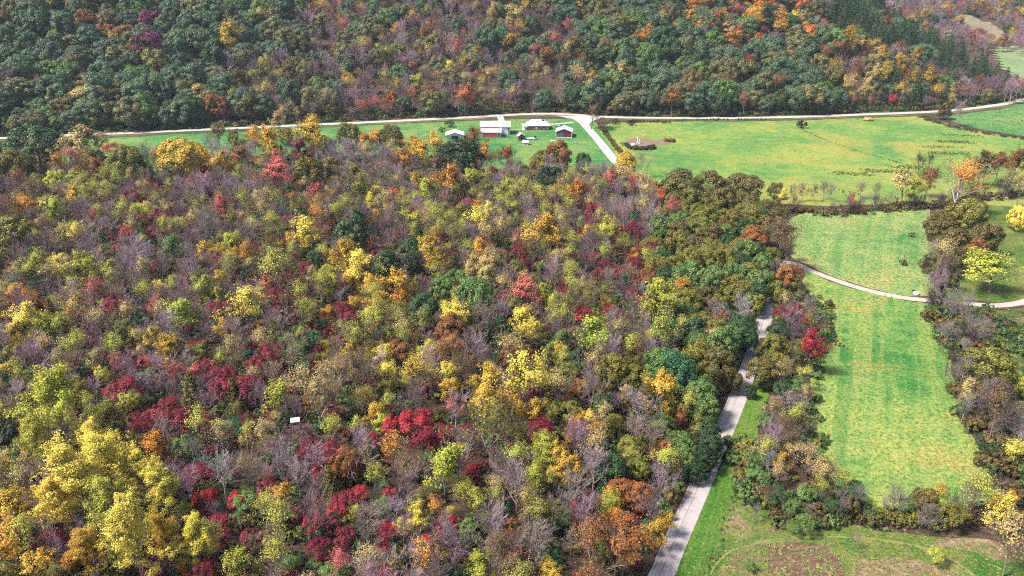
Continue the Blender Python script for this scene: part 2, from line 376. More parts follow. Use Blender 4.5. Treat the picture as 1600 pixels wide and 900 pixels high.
strip('wheel_track', PAVED[:110], 0.35, 0.147, WHEEL, o, offset=-0.30, cols=2)
strip('centre_line', PAVED[:110], 0.13, 0.152, PAINT_Y, o, offset=0.05, cols=2)
strip('wheel_track', PAVED[:110], 0.5, 0.118, WHEEL, o, offset=-1.95, cols=2)
BACK = smooth_line(BR[:, :2], 3.0)
strip('gravel_road', BACK, 5.6, 0.10, GRAVEL, crown=0.05, rough=0.12)
strip('road_verge_ground', BACK, 15.0, 0.010, G_ROUGH, rough=0.5)
JUNC = [at(*q)[:2] for q in [(880,181),(905,182.5),(940,184),(930,187),(922,193),(915,196),(900,188)]]
area('junction_road', [(868,180.5),(905,181.5),(950,184),(932,187),(922,192),(918,198),(905,193),(895,186)], 0.128, GRAVEL, 0.1, 3)
spur = smooth_line([at(*q) for q in [(898,182),(908,189),(935,220),(962,253),(985,276)]], 2.0)
strip('spur_verge_ground', spur, 17.0, 0.014, G_LUSH, rough=0.5)
strip('spur_road', spur, 5.6, 0.155, GRAVEL, rough=0.1)
strip('farm_driveway_path', smooth_line([at(*q) for q in [(781,182),(784,190),(786,200)]], 2.0), 4.6, 0.116, GRAVEL, rough=0.1)
strip('house_path', smooth_line([at(*q) for q in [(851,195),(870,193.5),(896,191.5)]], 2.0), 3.0, 0.062, GRAVEL, rough=0.1)
strip('garden_path', smooth_line([at(*q) for q in [(793,204),(812,202.5),(826,201)]], 2.0), 0.9, 0.062, GRAVEL, rough=0.05)
DR = smooth_line([at(*q) for q in [(1196,462),(1212,412),(1240,411),(1270,424),(1310,440),(1360,455),(1410,465),(1450,469.5),(1480,472),(1520,476),(1555,478),(1585,475),(1615,467),(1680,445),(1760,420)]][1:], 2.0)
o = strip('farm_track_road', DR, 3.3, 0.085, DRIVE, rough=0.12)
strip('grass_strip', DR[int(len(DR)*.62):], 0.5, 0.095, G_ROUGH, o, cols=2)
strip('roadside_verge_ground', PAVED[:150], 5.5, 0.055, G_VERGE, offset=4.8, rough=0.35)
strip('mown_track_path', smooth_line([at(*q) for q in [(1180,846),(1240,840),(1330,839),(1385,845),(1432,853),(1470,866),(1500,882),(1535,908)]], 1.5), 0.55, 0.05, TRACK, rough=0.12)
strip('curving_track_path', smooth_line([at(*q) for q in [(1100,930),(1118,885),(1142,862),(1185,849),(1240,845)]], 1.5), 0.4, 0.05, TRACK, rough=0.12)
# ---- creek with gravel bars, in two reaches
m, nt, b = new_mat('creek_water'); b.inputs['Base Color'].default_value = (0.012, 0.012, 0.02, 1); b.inputs['Roughness'].default_value = 0.12
bump(nt, b, noise(nt, 1.2, 3, 0.6, pos(nt)), 0.15, 0.2); WATER = m
CREEK = smooth_line([at(*q) for q in [(1205,322),(1290,331),(1350,328),(1420,322),(1480,324),(1520,315),(1560,306),(1620,300),(1760,300)]], 2.0)
strip('creek_water', CREEK, 4.2, 0.045, WATER, rough=0.25)
CREEK2 = smooth_line([at(*q) for q in [(1480,330),(1472,400),(1474,452),(1478,474),(1478,495),(1500,530),(1512,580),(1540,640),(1575,700),(1600,760)]], 2.0)
strip('brook_water', CREEK2, 1.6, 0.045, WATER, rough=0.2)
BAR = plain('creek_gravel', (0.55, 0.50, 0.52), 0.9, 0.3, 0.7)
strip('gravel_bar_ground', smooth_line([at(*q) for q in [(1410,325),(1432,322),(1455,319),(1470,316)]], 1.0), 0.9, 0.06, BAR, rough=0.2)
strip('gravel_bank_ground', smooth_line([at(*q) for q in [(1528,322),(1533,316),(1545,312),(1560,309),(1585,309)]], 1.0), 1.6, 0.06, BAR, rough=0.3)
# ================================================================== buildings
ROOFW = plain('white_metal_roof', (0.55, 0.525, 0.54), 0.45, 0.06, 0.5, 0.4)
WALLW = plain('white_siding', (0.47, 0.44, 0.455), 0.7, 0.08, 0.6)
RED = plain('red_barn_siding', (0.50, 0.10, 0.12), 0.75, 0.12, 0.6)
BRICK = plain('brick_wall', (0.40, 0.13, 0.09), 0.85, 0.3, 2.5)
MAROON = plain('maroon_siding', (0.14, 0.022, 0.045), 0.75, 0.2, 0.8)
PURPLE = plain('weathered_siding', (0.13, 0.09, 0.13), 0.8, 0.3, 0.9)
GLASS = plain('dark_glass', (0.03, 0.035, 0.05), 0.15, 0.2, 1, 0.6)
TRIM = plain('white_trim', (0.82, 0.80, 0.79), 0.6, 0.05)
DARK = plain('dark_opening', (0.02, 0.02, 0.025), 0.9, 0.2)
CONC = plain('pale_concrete', (0.48, 0.46, 0.44), 0.9, 0.15, 0.7)
WOOD = plain('grey_timber', (0.20, 0.16, 0.13), 0.9, 0.3, 2)
RUBBER = plain('black_rubber', (0.02, 0.02, 0.02), 0.8, 0.1)
BLACK = plain('black_plastic', (0.025, 0.025, 0.03), 0.5, 0.1)
def gable(root, w, d, h, rh, wall, roof, along='x', over=0.5, x=0, y=0, name='wall', roof_name='roof'):
    """walls + gabled roof; the ridge runs along x or y"""
    mb = MB(); X0, X1, Y0, Y1 = x-w/2, x+w/2, y-d/2, y+d/2
    if along == 'x':
        mb.prism([(X0,Y0,0),(X0,Y1,0),(X0,Y1,h),(X0,y,h+rh),(X0,Y0,h)], (w,0,0))
    else:
        mb.prism([(X0,Y0,0),(X1,Y0,0),(X1,Y0,h),(x,Y0,h+rh),(X0,Y0,h)], (0,d,0))
    mb.build(name, wall, root)
    t = 0.18; r = MB(); k = rh/((d if along == 'x' else w)/2)
    if along == 'x':
        e = over*k
        r.prism([(X0-over,Y0-over,h-e+.05),(X0-over,y,h+rh+.05),(X0-over,Y1+over,h-e+.05),(X0-over,Y1+over,h-e+.05+t),(X0-over,y,h+rh+.05+t),(X0-over,Y0-over,h-e+.05+t)], (w+2*over,0,0))
    else:
        e = over*k
        r.prism([(X0-over,Y0-over,h-e+.05),(X0-over,Y0-over,h-e+.05+t),(x,Y0-over,h+rh+.05+t),(X1+over,Y0-over,h-e+.05+t),(X1+over,Y0-over,h-e+.05),(x,Y0-over,h+rh+.05)], (0,d+2*over,0))
    ro = r.build(roof_name, roof, root)
    sm = MB()                                           # standing seams
    if along == 'x':
        for q in np.arange(X0-over+.6, X1+over, 1.2):
            for s_, ya, yb in ((1, Y0-over, y), (-1, Y1+over, y)):
                sm.prism([(q-.03,ya,h-e+.23),(q+.03,ya,h-e+.23),(q+.03,yb,h+rh+.23),(q-.03,yb,h+rh+.23)], (0,0,.06))
    else:
        for q in np.arange(Y0-over+.6, Y1+over, 1.2):
            for xa in (X0-over, X1+over):
                sm.prism([(xa,q-.03,h-e+.23),(xa,q+.03,h-e+.23),(x,q+.03,h+rh+.23),(x,q-.03,h+rh+.23)], (0,0,.06))
    sm.build('seam', roof, ro)
    return ro
def window(root, c, w, h, rz=0, frame=None):
    fr = MB().box(c, (w+.24, .12, h+.24), rz).build('window', frame or TRIM, root)
    dx = Vector((math.sin(rz), -math.cos(rz), 0))*0.05
    MB().box(Vector(c)+dx, (w, .06, h), rz).build('pane', GLASS, fr)
    MB().box(Vector(c)+dx*1.5, (.07, .06, h), rz).build('mullion', frame or TRIM, fr)
def at3(x, y): q = at(x, y); return (q[0], q[1], 0.02)
# barn: long white-roofed block with a lower red-fronted wing towards the camera
B = empty('barn', at3(774, 210), math.radians(-1)); tag(B, 'large white-roofed barn with red front wall and lower front wing', 'barn')
gable(B, 18.5, 10, 5.2, 2.2, WALLW, ROOFW, 'x', 0.6, 0, 4.2)
MB().box((-3.0,-.90,2.6),(10.5,.16,4.2)).build('siding_panel', RED, B)
MB().box((-3.0,-.98,4.85),(10.8,.22,.35)).build('door_track', DARK, B)
MB().box((5.9,-.90,2.2),(4.6,.16,4.0)).build('door', TRIM, B)
MB().box((8.9,-.90,3.9),(.6,.14,.6)).build('window', GLASS, B)
MB().box((-8.7,-.90,3.9),(.6,.14,.6)).build('window', GLASS, B)
gable(B, 12.5, 7.4, 3.4, 1.3, WALLW, ROOFW, 'x', 0.5, -2.4, -4.75, 'wing_wall', 'wing_roof')
MB().box((-3.0,-8.52,1.7),(8.4,.16,2.9)).build('siding_panel', RED, B)
MB().box((2.6,-8.52,1.5),(.8,.16,2.6)).build('door', GLASS, B)
# brick house with a hipped white roof
Hh = empty('farmhouse', at3(841, 203), math.radians(2)); tag(Hh, 'brick ranch farmhouse with pale hipped roof and small dark chimney', 'house')
w_, d_, h_ = 14.5, 9.0, 2.9
MB().box((0, 4.5, h_/2), (w_, d_, h_)).build('wall', BRICK, Hh)
ov = 0.6; rv = [(-w_/2-ov,-ov,h_),(w_/2+ov,-ov,h_),(w_/2+ov,d_+ov,h_),(-w_/2-ov,d_+ov,h_),(-w_/2+3.4,d_/2,h_+3.2),(w_/2-3.4,d_/2,h_+3.2)]
mb = MB(); mb.v = [(a, b2, c2+.06) for a, b2, c2 in rv]; mb.f = [(0,1,5,4),(1,2,5),(2,3,4,5),(3,0,4),(3,2,1,0)]
RH = mb.build('roof', plain('pale_shingle_roof', (0.46, 0.42, 0.45), 0.7, 0.1, 0.6), Hh)
MB().box((0,-ov-.08,h_-.02),(w_+2*ov,.16,.3)).build('gutter', TRIM, RH)
MB().box((3.2,3.2,h_+2.6),(1.0,.9,1.9)).build('chimney', DARK, RH)
for xx in (-5.6,-2.6,.4,3.6,6.1): window(Hh, (xx,-.03,1.6), 1.3, 1.25)
MB().box((-1.1,-.05,1.05),(.95,.12,2.05)).build('door', TRIM, Hh)
MB().box((-w_/2-1.6,2.2,.12),(3.2,7.4,.24)).build('porch_slab', CONC, Hh)
for yy in (-1.2, 2.2, 5.6): MB().box((-w_/2-3.0,yy,1.4),(.16,.16,2.6)).build('porch_post', TRIM, Hh)
MB().box((-w_/2-1.75,2.2,2.76),(3.5,8.0,.16)).build('porch_roof', ROOFW, Hh)
# open-fronted maroon shed facing the camera
Sh = empty('garage_shed', at3(881, 215), math.radians(-6)); tag(Sh, 'gable-fronted shed with white corner trim and dark maroon front', 'shed')
gable(Sh, 10.0, 9.0, 3.6, 2.0, PURPLE, ROOFW, 'y', 0.5, 0, 4.5)
MB().prism([(0.1,-.06,.1),(4.8,-.06,.1),(4.8,-.06,3.5),(0.1,-.06,5.3)], (0,.1,0)).build('siding_panel', MAROON, Sh)
MB().box((-2.4,-.05,1.5),(3.6,.14,2.9)).build('door', PURPLE, Sh)
for xx in (-5, 5): MB().box((xx,-.1,1.8),(.3,.3,3.6)).build('corner_trim', TRIM, Sh)
MB().box((0,-.12,.14),(10.2,.22,.28)).build('base_trim', TRIM, Sh)
# small shed, lean trailer, tiny shed, carport
Sm = empty('tool_shed', at3(815, 219.5), math.radians(8)); tag(Sm, 'small dark-fronted tool shed with steep white roof beside the trailer', 'shed')
gable(Sm, 4.2, 4.0, 2.7, 1.5, PURPLE, ROOFW, 'y', 0.35, 0, 2.0)
MB().box((.5,-.05,1.1),(1.5,.1,2.1)).build('door', MAROON, Sm)
T = empty('flatbed_trailer', at3(830, 218.5), math.radians(3)); tag(T, 'long low white trailer parked against the small tool shed', 'trailer')
MB().box((0,0,.75),(6.0,2.1,.22)).build('deck', TRIM, T)
MB().box((0,-1.02,1.0),(6.0,.08,.35)).build('side_rail', TRIM, T); MB().box((0,1.02,1.0),(6.0,.08,.35)).build('side_rail', TRIM, T)
MB().tube((-3.0,0,.7),(-4.2,0,.6),.09,.07).build('drawbar', DARK, T)
for xx in (.4, 1.4):
    for yy in (-1.15, 1.15):
        wv = MB().tube((xx,yy-.11,.36),(xx,yy+.11,.36),.36,.36,14).build('wheel', RUBBER, T); MB().tube((xx,yy-.13,.36),(xx,yy+.13,.36),.18,.18,10).build('hub', TRIM, wv)
MB().box((2.6,.2,1.6),(1.2,1.7,1.6)).build('load', BLACK, T)
Ty = empty('chicken_coop', at3(821, 226.5), math.radians(-12)); tag(Ty, 'tiny white coop on the grass below the tool shed', 'coop')
gable(Ty, 3.4, 2.6, 1.5, 1.0, WALLW, ROOFW, 'x', 0.3, 0, 1.3)
MB().box((0,-.04,.7),(.8,.1,1.2)).build('door', WOOD, Ty)
Cp = empty('carport', at3(711, 218), math.radians(4)); tag(Cp, 'low white gabled carport half hidden by orange treetops left of the barn', 'carport')
gable(Cp, 11.0, 9.0, 2.6, 1.6, WALLW, ROOFW, 'y', 0.5, 0, 4.5)
MB().box((0,-.05,1.1),(4.2,.1,2.1)).build('door', DARK, Cp)
sl = MB().box((0,0,.1),(2.6,2.2,.2),.3).build('concrete_slab', CONC, None, .03); sl.location = at3(863.5, 220); tag(sl, 'small pale square slab lying in grass by the maroon shed', 'slab')
# parked car behind the maroon shed
Ca = empty('parked_car', at3(874, 196.5), math.radians(80)); tag(Ca, 'white car with dark windows parked behind the maroon shed', 'car')
CARP = plain('white_car_paint', (0.80, 0.79, 0.80), 0.3, 0.03, 1, 0.5)
mb = MB(); prof = [(-2.2,.35),(2.2,.35),(2.25,.75),(2.1,.95),(1.05,1.02),(-1.9,1.05),(-2.25,.95)]
mb.prism([(x_,-.88,z_) for x_, z_ in prof], (0,1.76,0)).build('body', CARP, Ca, .06)
prof = [(-1.85,1.04),(1.0,1.01),(.35,1.5),(-1.35,1.52)]
cab = MB().prism([(x_,-.76,z_) for x_, z_ in prof], (0,1.52,0)).build('cabin', GLASS, Ca)
MB().box((-.5,0,1.53),(1.75,1.5,.07)).build('car_roof', CARP, cab)
for xx in (-1.4, 1.4):
    for yy in (-.85, .85):
        wv = MB().tube((xx,yy-.1,.34),(xx,yy+.1,.34),.34,.34,14).build('wheel', RUBBER, Ca); MB().tube((xx,yy-.12,.34),(xx,yy+.12,.34),.19,.19,10).build('rim', TRIM, wv)
for yy in (-.6, .6): MB().box((2.2,yy,.75),(.1,.35,.16)).build('headlight', TRIM, Ca)
# white hunting blind in the wood
Bl = empty('hunting_blind', (*at(461, 657, 7.0)[:2], 0), math.radians(14)); tag(Bl, 'small white-topped hunting blind on legs beside the tan sycamore', 'blind')
MB().box((0,0,6.1),(1.9,1.5,1.9)).build('cabin', WALLW, Bl)
MB().box((0,0,7.15),(2.3,1.9,.16),0,.06).build('roof', CONC, Bl)
MB().box((0,-.77,6.4),(1.2,.06,.4)).build('window', DARK, Bl)
for xx in (-.8, .8):
    for yy in (-.7, .7): MB().tube((xx*1.5,yy*1.5,0),(xx,yy,5.2),.09,.08,6).build('leg', WOOD, Bl)
# fence posts and odds and ends by the farm track
for x_, y_, l_ in ((1382,464.5,'first short wooden post on the near edge of the farm track'),(1392,467,'second short wooden post on the near edge, closer to the creek')):
    q = empty('fence_post', at3(x_, y_)); tag(q, l_, 'post', 'posts by the farm track')
    MB().tube((0,0,0),(.03,.02,1.35),.13,.11,8).build('shaft', WOOD, q); MB().tube((.03,.02,1.352),(.03,.02,1.43),.14,.02,8).build('cap', WOOD, q)
def rock(name, px, r, mat, seed, squash=0.6):
    bm = bmesh.new(); bmesh.ops.create_icosphere(bm, subdivisions=2, radius=r); rr = random.Random(seed)
    for v in bm.verts:
        v.co *= 0.8+0.4*rr.random(); v.co.z *= squash
        if v.co.z < -r*.2: v.co.z = -r*.2
    me = bpy.data.meshes.new(name); bm.to_mesh(me); bm.free(); me.materials.append(mat)
    o = obj(name, me); q = at(*px); o.location = (q[0], q[1], r*.2); return o
tag(rock('boulder', (1431,459.5), 1.25, CONC, 4), 'pale lumpy boulder in grass above the farm track', 'boulder')
bq = empty('barrel', at3(1426.5, 457.5)); tag(bq, 'black barrel standing next to the pale boulder', 'barrel')
MB().tube((0,0,0),(0,0,1.1),.42,.42,14).build('drum', BLACK, bq)
for zz in (.3, .75): MB().tube((0,0,zz),(0,0,zz+.06),.45,.45,14).build('hoop', DARK, bq)
tag(rock('hay_mound', (1357,188), 3.6, plain('old_hay', (0.36, 0.20, 0.09), 0.95, 0.4, 0.8), 9, 0.35), 'rusty brown hay mound alone in the pasture below the road', 'hay mound')
bd = empty('track_bridge', at3(1484, 472.5), math.radians(-4)); tag(bd, 'small pale concrete bridge carrying the farm track over the brook', 'bridge')
MB().box((0,0,.11),(3.6,4.0,.12)).build('deck', CONC, bd)
for yy in (-1.9, 1.9): MB().box((0,yy,.25),(3.8,.3,.5)).build('parapet', CONC, bd)
# scrap heap in the pasture: white posts, pale drum, timbers
for k, (x_, y_, hgt, l_) in enumerate(((995.5,224,3.6,'taller of two white posts standing in the scrap heap'),(998.5,225,2.8,'shorter of two white posts standing in the scrap heap'))):
    q = empty('white_post', at3(x_, y_)); tag(q, l_, 'post', 'posts in the scrap heap')
    MB().tube((0,0,0),(.1,0,hgt),.28,.24,8).build('shaft', TRIM, q); MB().tube((.1,0,hgt+.002),(.1,0,hgt+.25),.30,.30,8).build('cap', TRIM, q)
tag(rock('scrap_sheet', (989,227), 1.5, TRIM, 14, 0.7), 'white crumpled sheet at the edge of the scrap heap', 'sheet')
for k, (x_, y_, a_, l_) in enumerate(((1036,219,.5,'leaning timber sticking up from the small brush pile'),(1012,229,1.4,'weathered timber lying along the scrap heap'))):
    q = empty('timber', at3(x_, y_), a_); tag(q, l_, 'timber')
    MB().tube((-2.2,0,.3),(2.4,0,2.2 if k == 0 else .5),.22,.16,6).build('log', WOOD, q); MB().tube((.4,0,1.3 if k == 0 else .4),(1.0,.9,1.9 if k == 0 else .7),.1,.06,5).build('limb', WOOD, q)
area('scrap_ground', [(975,222),(985,216),(1005,215),(1025,221),(1042,218),(1056,222),(1040,226),(1026,228),(1022,233),(1000,235),(982,231)], 0.06, plain('scrap_earth', (0.16, 0.11, 0.08), 0.95, 0.4, 0.5), 0.6)
# utility pole by the upper hay field
q = empty('utility_pole', at3(1441, 379), .4); tag(q, 'thin grey utility pole at the right edge of the upper hay field', 'pole')
MB().tube((0,0,0),(0,0,9.5),.15,.10,8).build('pole', WOOD, q); MB().box((0,0,8.9),(2.2,.12,.14)).build('crossarm', WOOD, q)
for xx in (-.9, 0, .9): MB().tube((xx,0,8.98),(xx,0,9.2),.05,.04,6).build('insulator', TRIM, q)
# ================================================================== tree kinds
def unit(a): return a/(np.linalg.norm(a, axis=-1, keepdims=True)+1e-9)
def prisms(segs, k):
    """segs (n,8): p0 p1 r0 r1 -> tapered k-sided tubes"""
    s = np.asarray(segs, float); n = len(s); p0, p1, r0, r1 = s[:, :3], s[:, 3:6], s[:, 6], s[:, 7]
    d = unit(p1-p0); h = np.where(np.abs(d[:, 2:3]) < .9, np.array([[0, 0, 1.]]), np.array([[1., 0, 0]]))
    a = unit(np.cross(d, h)); b = np.cross(d, a); V = np.zeros((n, 2*k, 3))
    for i in range(k):
        t = 2*math.pi*i/k; o = a*math.cos(t)+b*math.sin(t)
        V[:, i] = p0+o*r0[:, None]; V[:, k+i] = p1+o*r1[:, None]
    base = (np.arange(n)*2*k)[:, None]
    F = np.concatenate([base+np.array([[i, (i+1) % k, k+(i+1) % k, k+i]]) for i in range(k)])
    return V.reshape(-1, 3), F
def leaf_quads(c, nrm, size, r, aspect=0.75):
    n = len(c); nrm = unit(nrm); t = unit(np.cross(nrm, r.normal(size=(n, 3)))); b = np.cross(nrm, t)
    s = np.asarray(size)[:, None]*0.5
    V = np.stack([c-t*s, c-b*s*aspect, c+t*s, c+b*s*aspect], 1).reshape(-1, 3)
    return V, np.arange(n*4).reshape(n, 4)
def grow(r, H, spread, levels, trunk_r, first=0.3, up=0.35, wob=0.25, lean=0.0):
    """branching skeleton; levels = [(count, length, angle), ...]; returns thick segs, thin segs, tips"""
    thick, thin, tips = [], [], []
    nseg = 6; p = np.array([0, 0, -0.3]); dr = unit(np.array([lean*r.normal(), lean*r.normal(), 1.0])); pts = [p]
    for i in range(nseg):
        dr = unit(dr+np.array([r.normal(), r.normal(), 0])*0.05); p = p+dr*H*0.82/nseg; pts.append(p)
    for i in range(nseg):
        ra, rb = trunk_r*(1-.85*i/nseg), trunk_r*(1-.85*(i+1)/nseg); thick.append((*pts[i], *pts[i+1], ra, rb))
    def branch(p, d, lvl, L, rad):
        n = 3 if lvl < 2 else 2; ps = [p]; dd = d
        for i in range(n):
            dd = unit(dd+r.normal(size=3)*wob*0.5+np.array([0, 0, up*0.25])); ps.append(ps[-1]+dd*L/n)
        for i in range(n):
            sg = (*ps[i], *ps[i+1], max(rad*(1-.6*i/n), .022), max(rad*(1-.6*(i+1)/n), .018))
            (thick if lvl == 0 else thin).append(sg)
        if lvl+1 >= len(levels): tips.append((ps[-1], dd)); return
        cnt, ln, ang = levels[lvl+1]
        for k in range(cnt):
            f = (k+1)/cnt; q = f*n; i = min(int(q), n-1); bp = ps[i]+(ps[i+1]-ps[i])*(q-i)
            ax = unit(r.normal(size=3)); side = unit(np.cross(dd, ax)); a = ang*(0.55 if k == cnt-1 else r.uniform(.7, 1.2))
            branch(bp, unit(dd*math.cos(a)+side*math.sin(a)), lvl+1, L*ln*r.uniform(.75, 1.2), rad*0.5)
    cnt, ln, ang = levels[0]
    for k in range(cnt):
        f = first+(1-first)*(k+.5)/cnt; q = f*nseg; i = min(int(q), nseg-1); bp = np.array(pts[i])+(pts[i+1]-pts[i])*(q-i)
        az = 2.4*k+r.normal()*.4; a = ang*(1.15-.75*(f-first)/(1-first))*r.uniform(.85, 1.15)
        d = np.array([math.cos(az)*math.sin(a), math.sin(az)*math.sin(a), math.cos(a)])
        branch(bp, d, 0, spread*ln*(1.1-.55*(f-first)/(1-first))*r.uniform(.85, 1.15), trunk_r*.45*(1.1-.5*f))
    branch(pts[-1], np.array([0, 0, 1.]), 1, spread*.45, trunk_r*.15)
    return np.array(thick), np.array(thin), tips
def lobed(r, R, zc, hv, n_big, n_small, leaves, size, gap=0.0, low=-0.55):
    """cauliflower crown: leaf positions and outward normals"""
    C, Nn = [], []
    cen = []
    for i in range(n_big):
        z = low+(1-low)*((i+.5)/n_big)**0.9; th = i*2.39996+r.normal()*.35; rr = math.sqrt(max(0, 1-max(z, 0)**2*1.0))*(1 if z > 0 else 1+z*.5)
        cen.append(np.array([rr*math.cos(th)*R*.66*r.uniform(.82, 1.12), rr*math.sin(th)*R*.66*r.uniform(.82, 1.12), zc+z*hv*.72*r.uniform(.85, 1.1)]))
    rb = R*.40
    for c in cen:
        rbk = rb*r.uniform(.75, 1.15)
        for j in range(n_small):
            o = unit(r.normal(size=3)+unit(c-np.array([0, 0, zc-hv*.3]))*1.1+np.array([0, 0, .35]))
            if r.random() < gap: continue
            cc = c+o*rbk*.75; rs = rbk*r.uniform(.32, .55)
            n = int(leaves*(rs/(rb*.43))**2)+4
            u = unit(r.normal(size=(n, 3))+o*.75); rad = rs*r.uniform(.72, 1.08, (n, 1))
            C.append(cc+u*rad); Nn.append(u+o*.5+r.normal(size=(n, 3))*.38+np.array([0, 0, .12]))
    C, Nn = np.vstack(C), np.vstack(Nn)
    return C, Nn, r.uniform(size*.7, size*1.3, len(C))
def crown_mesh(name, leaf=None, thin=None, r=None, aspect=.75):
    vs_, fs, mi, vy, n0 = [], [], [], [], 0
    if leaf is not None and len(leaf[0]):
        v, f = leaf_quads(leaf[0], leaf[1], leaf[2], r, aspect); vs_.append(v); fs.append(f); mi.append(np.zeros(len(f))); vy.append(r.random(len(f))); n0 = len(v)
    if thin is not None and len(thin):
        v, f = prisms(thin, 3); vs_.append(v); fs.append(f+n0); mi.append(np.ones(len(f))); vy.append(np.full(len(f), .5))
    return mesh_np(name, np.vstack(vs_), [np.vstack(fs)], [FOL, BARK], np.concatenate(mi), np.concatenate(vy))
def trunk_mesh(name, thick):
    v, f = prisms(thick, 7); return mesh_np(name, v, [f], [BARK])
PROTO = {}     # form -> list of dict(crown, trunk, R, H, zc)
def add(form, crown, trunk, R, H, zc): PROTO.setdefault(form, []).append(dict(crown=crown, trunk=trunk, R=R, H=H, zc=zc))
def tip_leaves(r, tips, per, jit, size, keep=None, upb=.3):
    P = np.array([t[0] for t in tips])
    if keep is not None: P = P[keep(P)]
    C = np.repeat(P, per, 0); C = C+r.normal(size=C.shape)*jit*np.array([1, 1, .7])
    cen_ = P.mean(0)-np.array([0, 0, 1.2]); return C, unit(C-cen_)*1.35+r.normal(size=C.shape)*.55+np.array([0, 0, upb*.5]), r.uniform(size*.7, size*1.3, len(C))
NV = 6
for k in range(NV):                                             # O: dense round crown
    r = np.random.default_rng(100+k); R, H = 6.0, 12.0; zc = 6.4+r.uniform(-.4, .6)
    th, tn, tp = grow(r, H*.8, 4.2, [(6, 1, .9), (3, .6, .6)], .34, .35)
    hv = r.uniform(5.0, 6.0)
    add('O', crown_mesh('round_crown', lobed(r, R, zc, hv, int(r.integers(20, 26)), 11, 34, .48, .04, -.85), None, r), trunk_mesh('trunk', th), R, zc+hv*.9, zc)
for k in range(NV):                                             # L: open leafy crown on visible limbs
    r = np.random.default_rng(200+k); H = 13.5+r.uniform(-1.5, 1.5)
    th, tn, tp = grow(r, H, r.uniform(4.4, 5.4), [(9, 1, .85), (4, .55, .65), (4, .55, .7), (3, .6, .6)], .24, .28)
    per = 11
    ph = r.uniform(0, 6, 3)
    keep = lambda P: (np.sin(P[:, 0]*.9+ph[0])+np.sin(P[:, 1]*.9+ph[1])+np.sin(P[:, 2]*.8+ph[2])+r.normal(0, .6, len(P))) > -1.15
    lf = tip_leaves(r, tp, per, .46, .44, keep, .7); Rr = np.percentile(np.hypot(lf[0][:, 0], lf[0][:, 1]), 93)
    add('L', crown_mesh('open_crown', lf, tn, r), trunk_mesh('trunk', th), Rr*.92, H, H*.66)
for k in range(NV):                                             # H: half-bare
    r = np.random.default_rng(300+k); H = 14+r.uniform(-1.5, 1.5)
    th, tn, tp = grow(r, H, r.uniform(4.6, 5.6), [(8, 1, .75), (4, .6, .6), (4, .6, .65), (4, .65, .7)], .22, .30)
    lf = tip_leaves(r, tp, 4, .45, .34, lambda P: (P[:, 2]/H+r.normal(0, .22, len(P))) > .66, .6); Rr = 4.6
    add('H', crown_mesh('half_bare_crown', lf, tn, r), trunk_mesh('trunk', th), Rr, H, H*.66)
for k in range(NV):                                             # B: bare
    r = np.random.default_rng(400+k); H = 14+r.uniform(-2, 2)
    th, tn, tp = grow(r, H, r.uniform(4.6, 6), [(8, 1, .72), (4, .62, .55), (4, .62, .6), (4, .7, .6)], .24, .28, .3, .3)
    tn[:, 6:] = np.maximum(tn[:, 6:], .034)
    add('B', crown_mesh('bare_crown', None, tn, r), trunk_mesh('trunk', th), 5.0, H, H*.64)
for k in range(5):                                              # S: low spreading thicket shrub
    r = np.random.default_rng(500+k); H = 7.0
    th, tn, tp = grow(r, H*.75, 3.0, [(7, 1, .95), (4, .6, .6)], .14, .25)
    C, Nn, sz = lobed(r, 3.6, 4.9, 2.4, 14, 9, 28, .36, .24, -.3)
    C[:, 2] = np.round(C[:, 2]/.42)*.42+r.normal(0, .09, len(C)); Nn = Nn*.6+np.array([0, 0, .7])
    add('S', crown_mesh('spreading_crown', (C, Nn, sz), tn, r, .5), trunk_mesh('trunk', th), 3.5, 7.2, 5.0)
for k in range(4):                                              # P: tall airy poplar
    r = np.random.default_rng(600+k); H = 21+r.uniform(-2, 2)
    th, tn, tp = grow(r, H, 5.2, [(13, 1, .8), (5, .5, .6), (4, .55, .7)], .30, .34, .45, .25)
    C = []; Nn = []; sz = []
    for q, d in tp:
        n = int(r.integers(44, 66)); u = unit(r.normal(size=(n, 3))+np.array([0, 0, .35])); C.append(q+u*r.uniform(.25, 1.1, (n, 1))*np.array([1, 1, .75])); Nn.append(u+unit(q-np.array([0, 0, H*.6]))*.7+r.normal(size=(n, 3))*.5); sz.append(r.uniform(.18, .34, n))
    add('P', crown_mesh('airy_crown', (np.vstack(C), np.vstack(Nn), np.concatenate(sz)), tn, r), trunk_mesh('trunk', th), 4.0, H+1, H*.66)
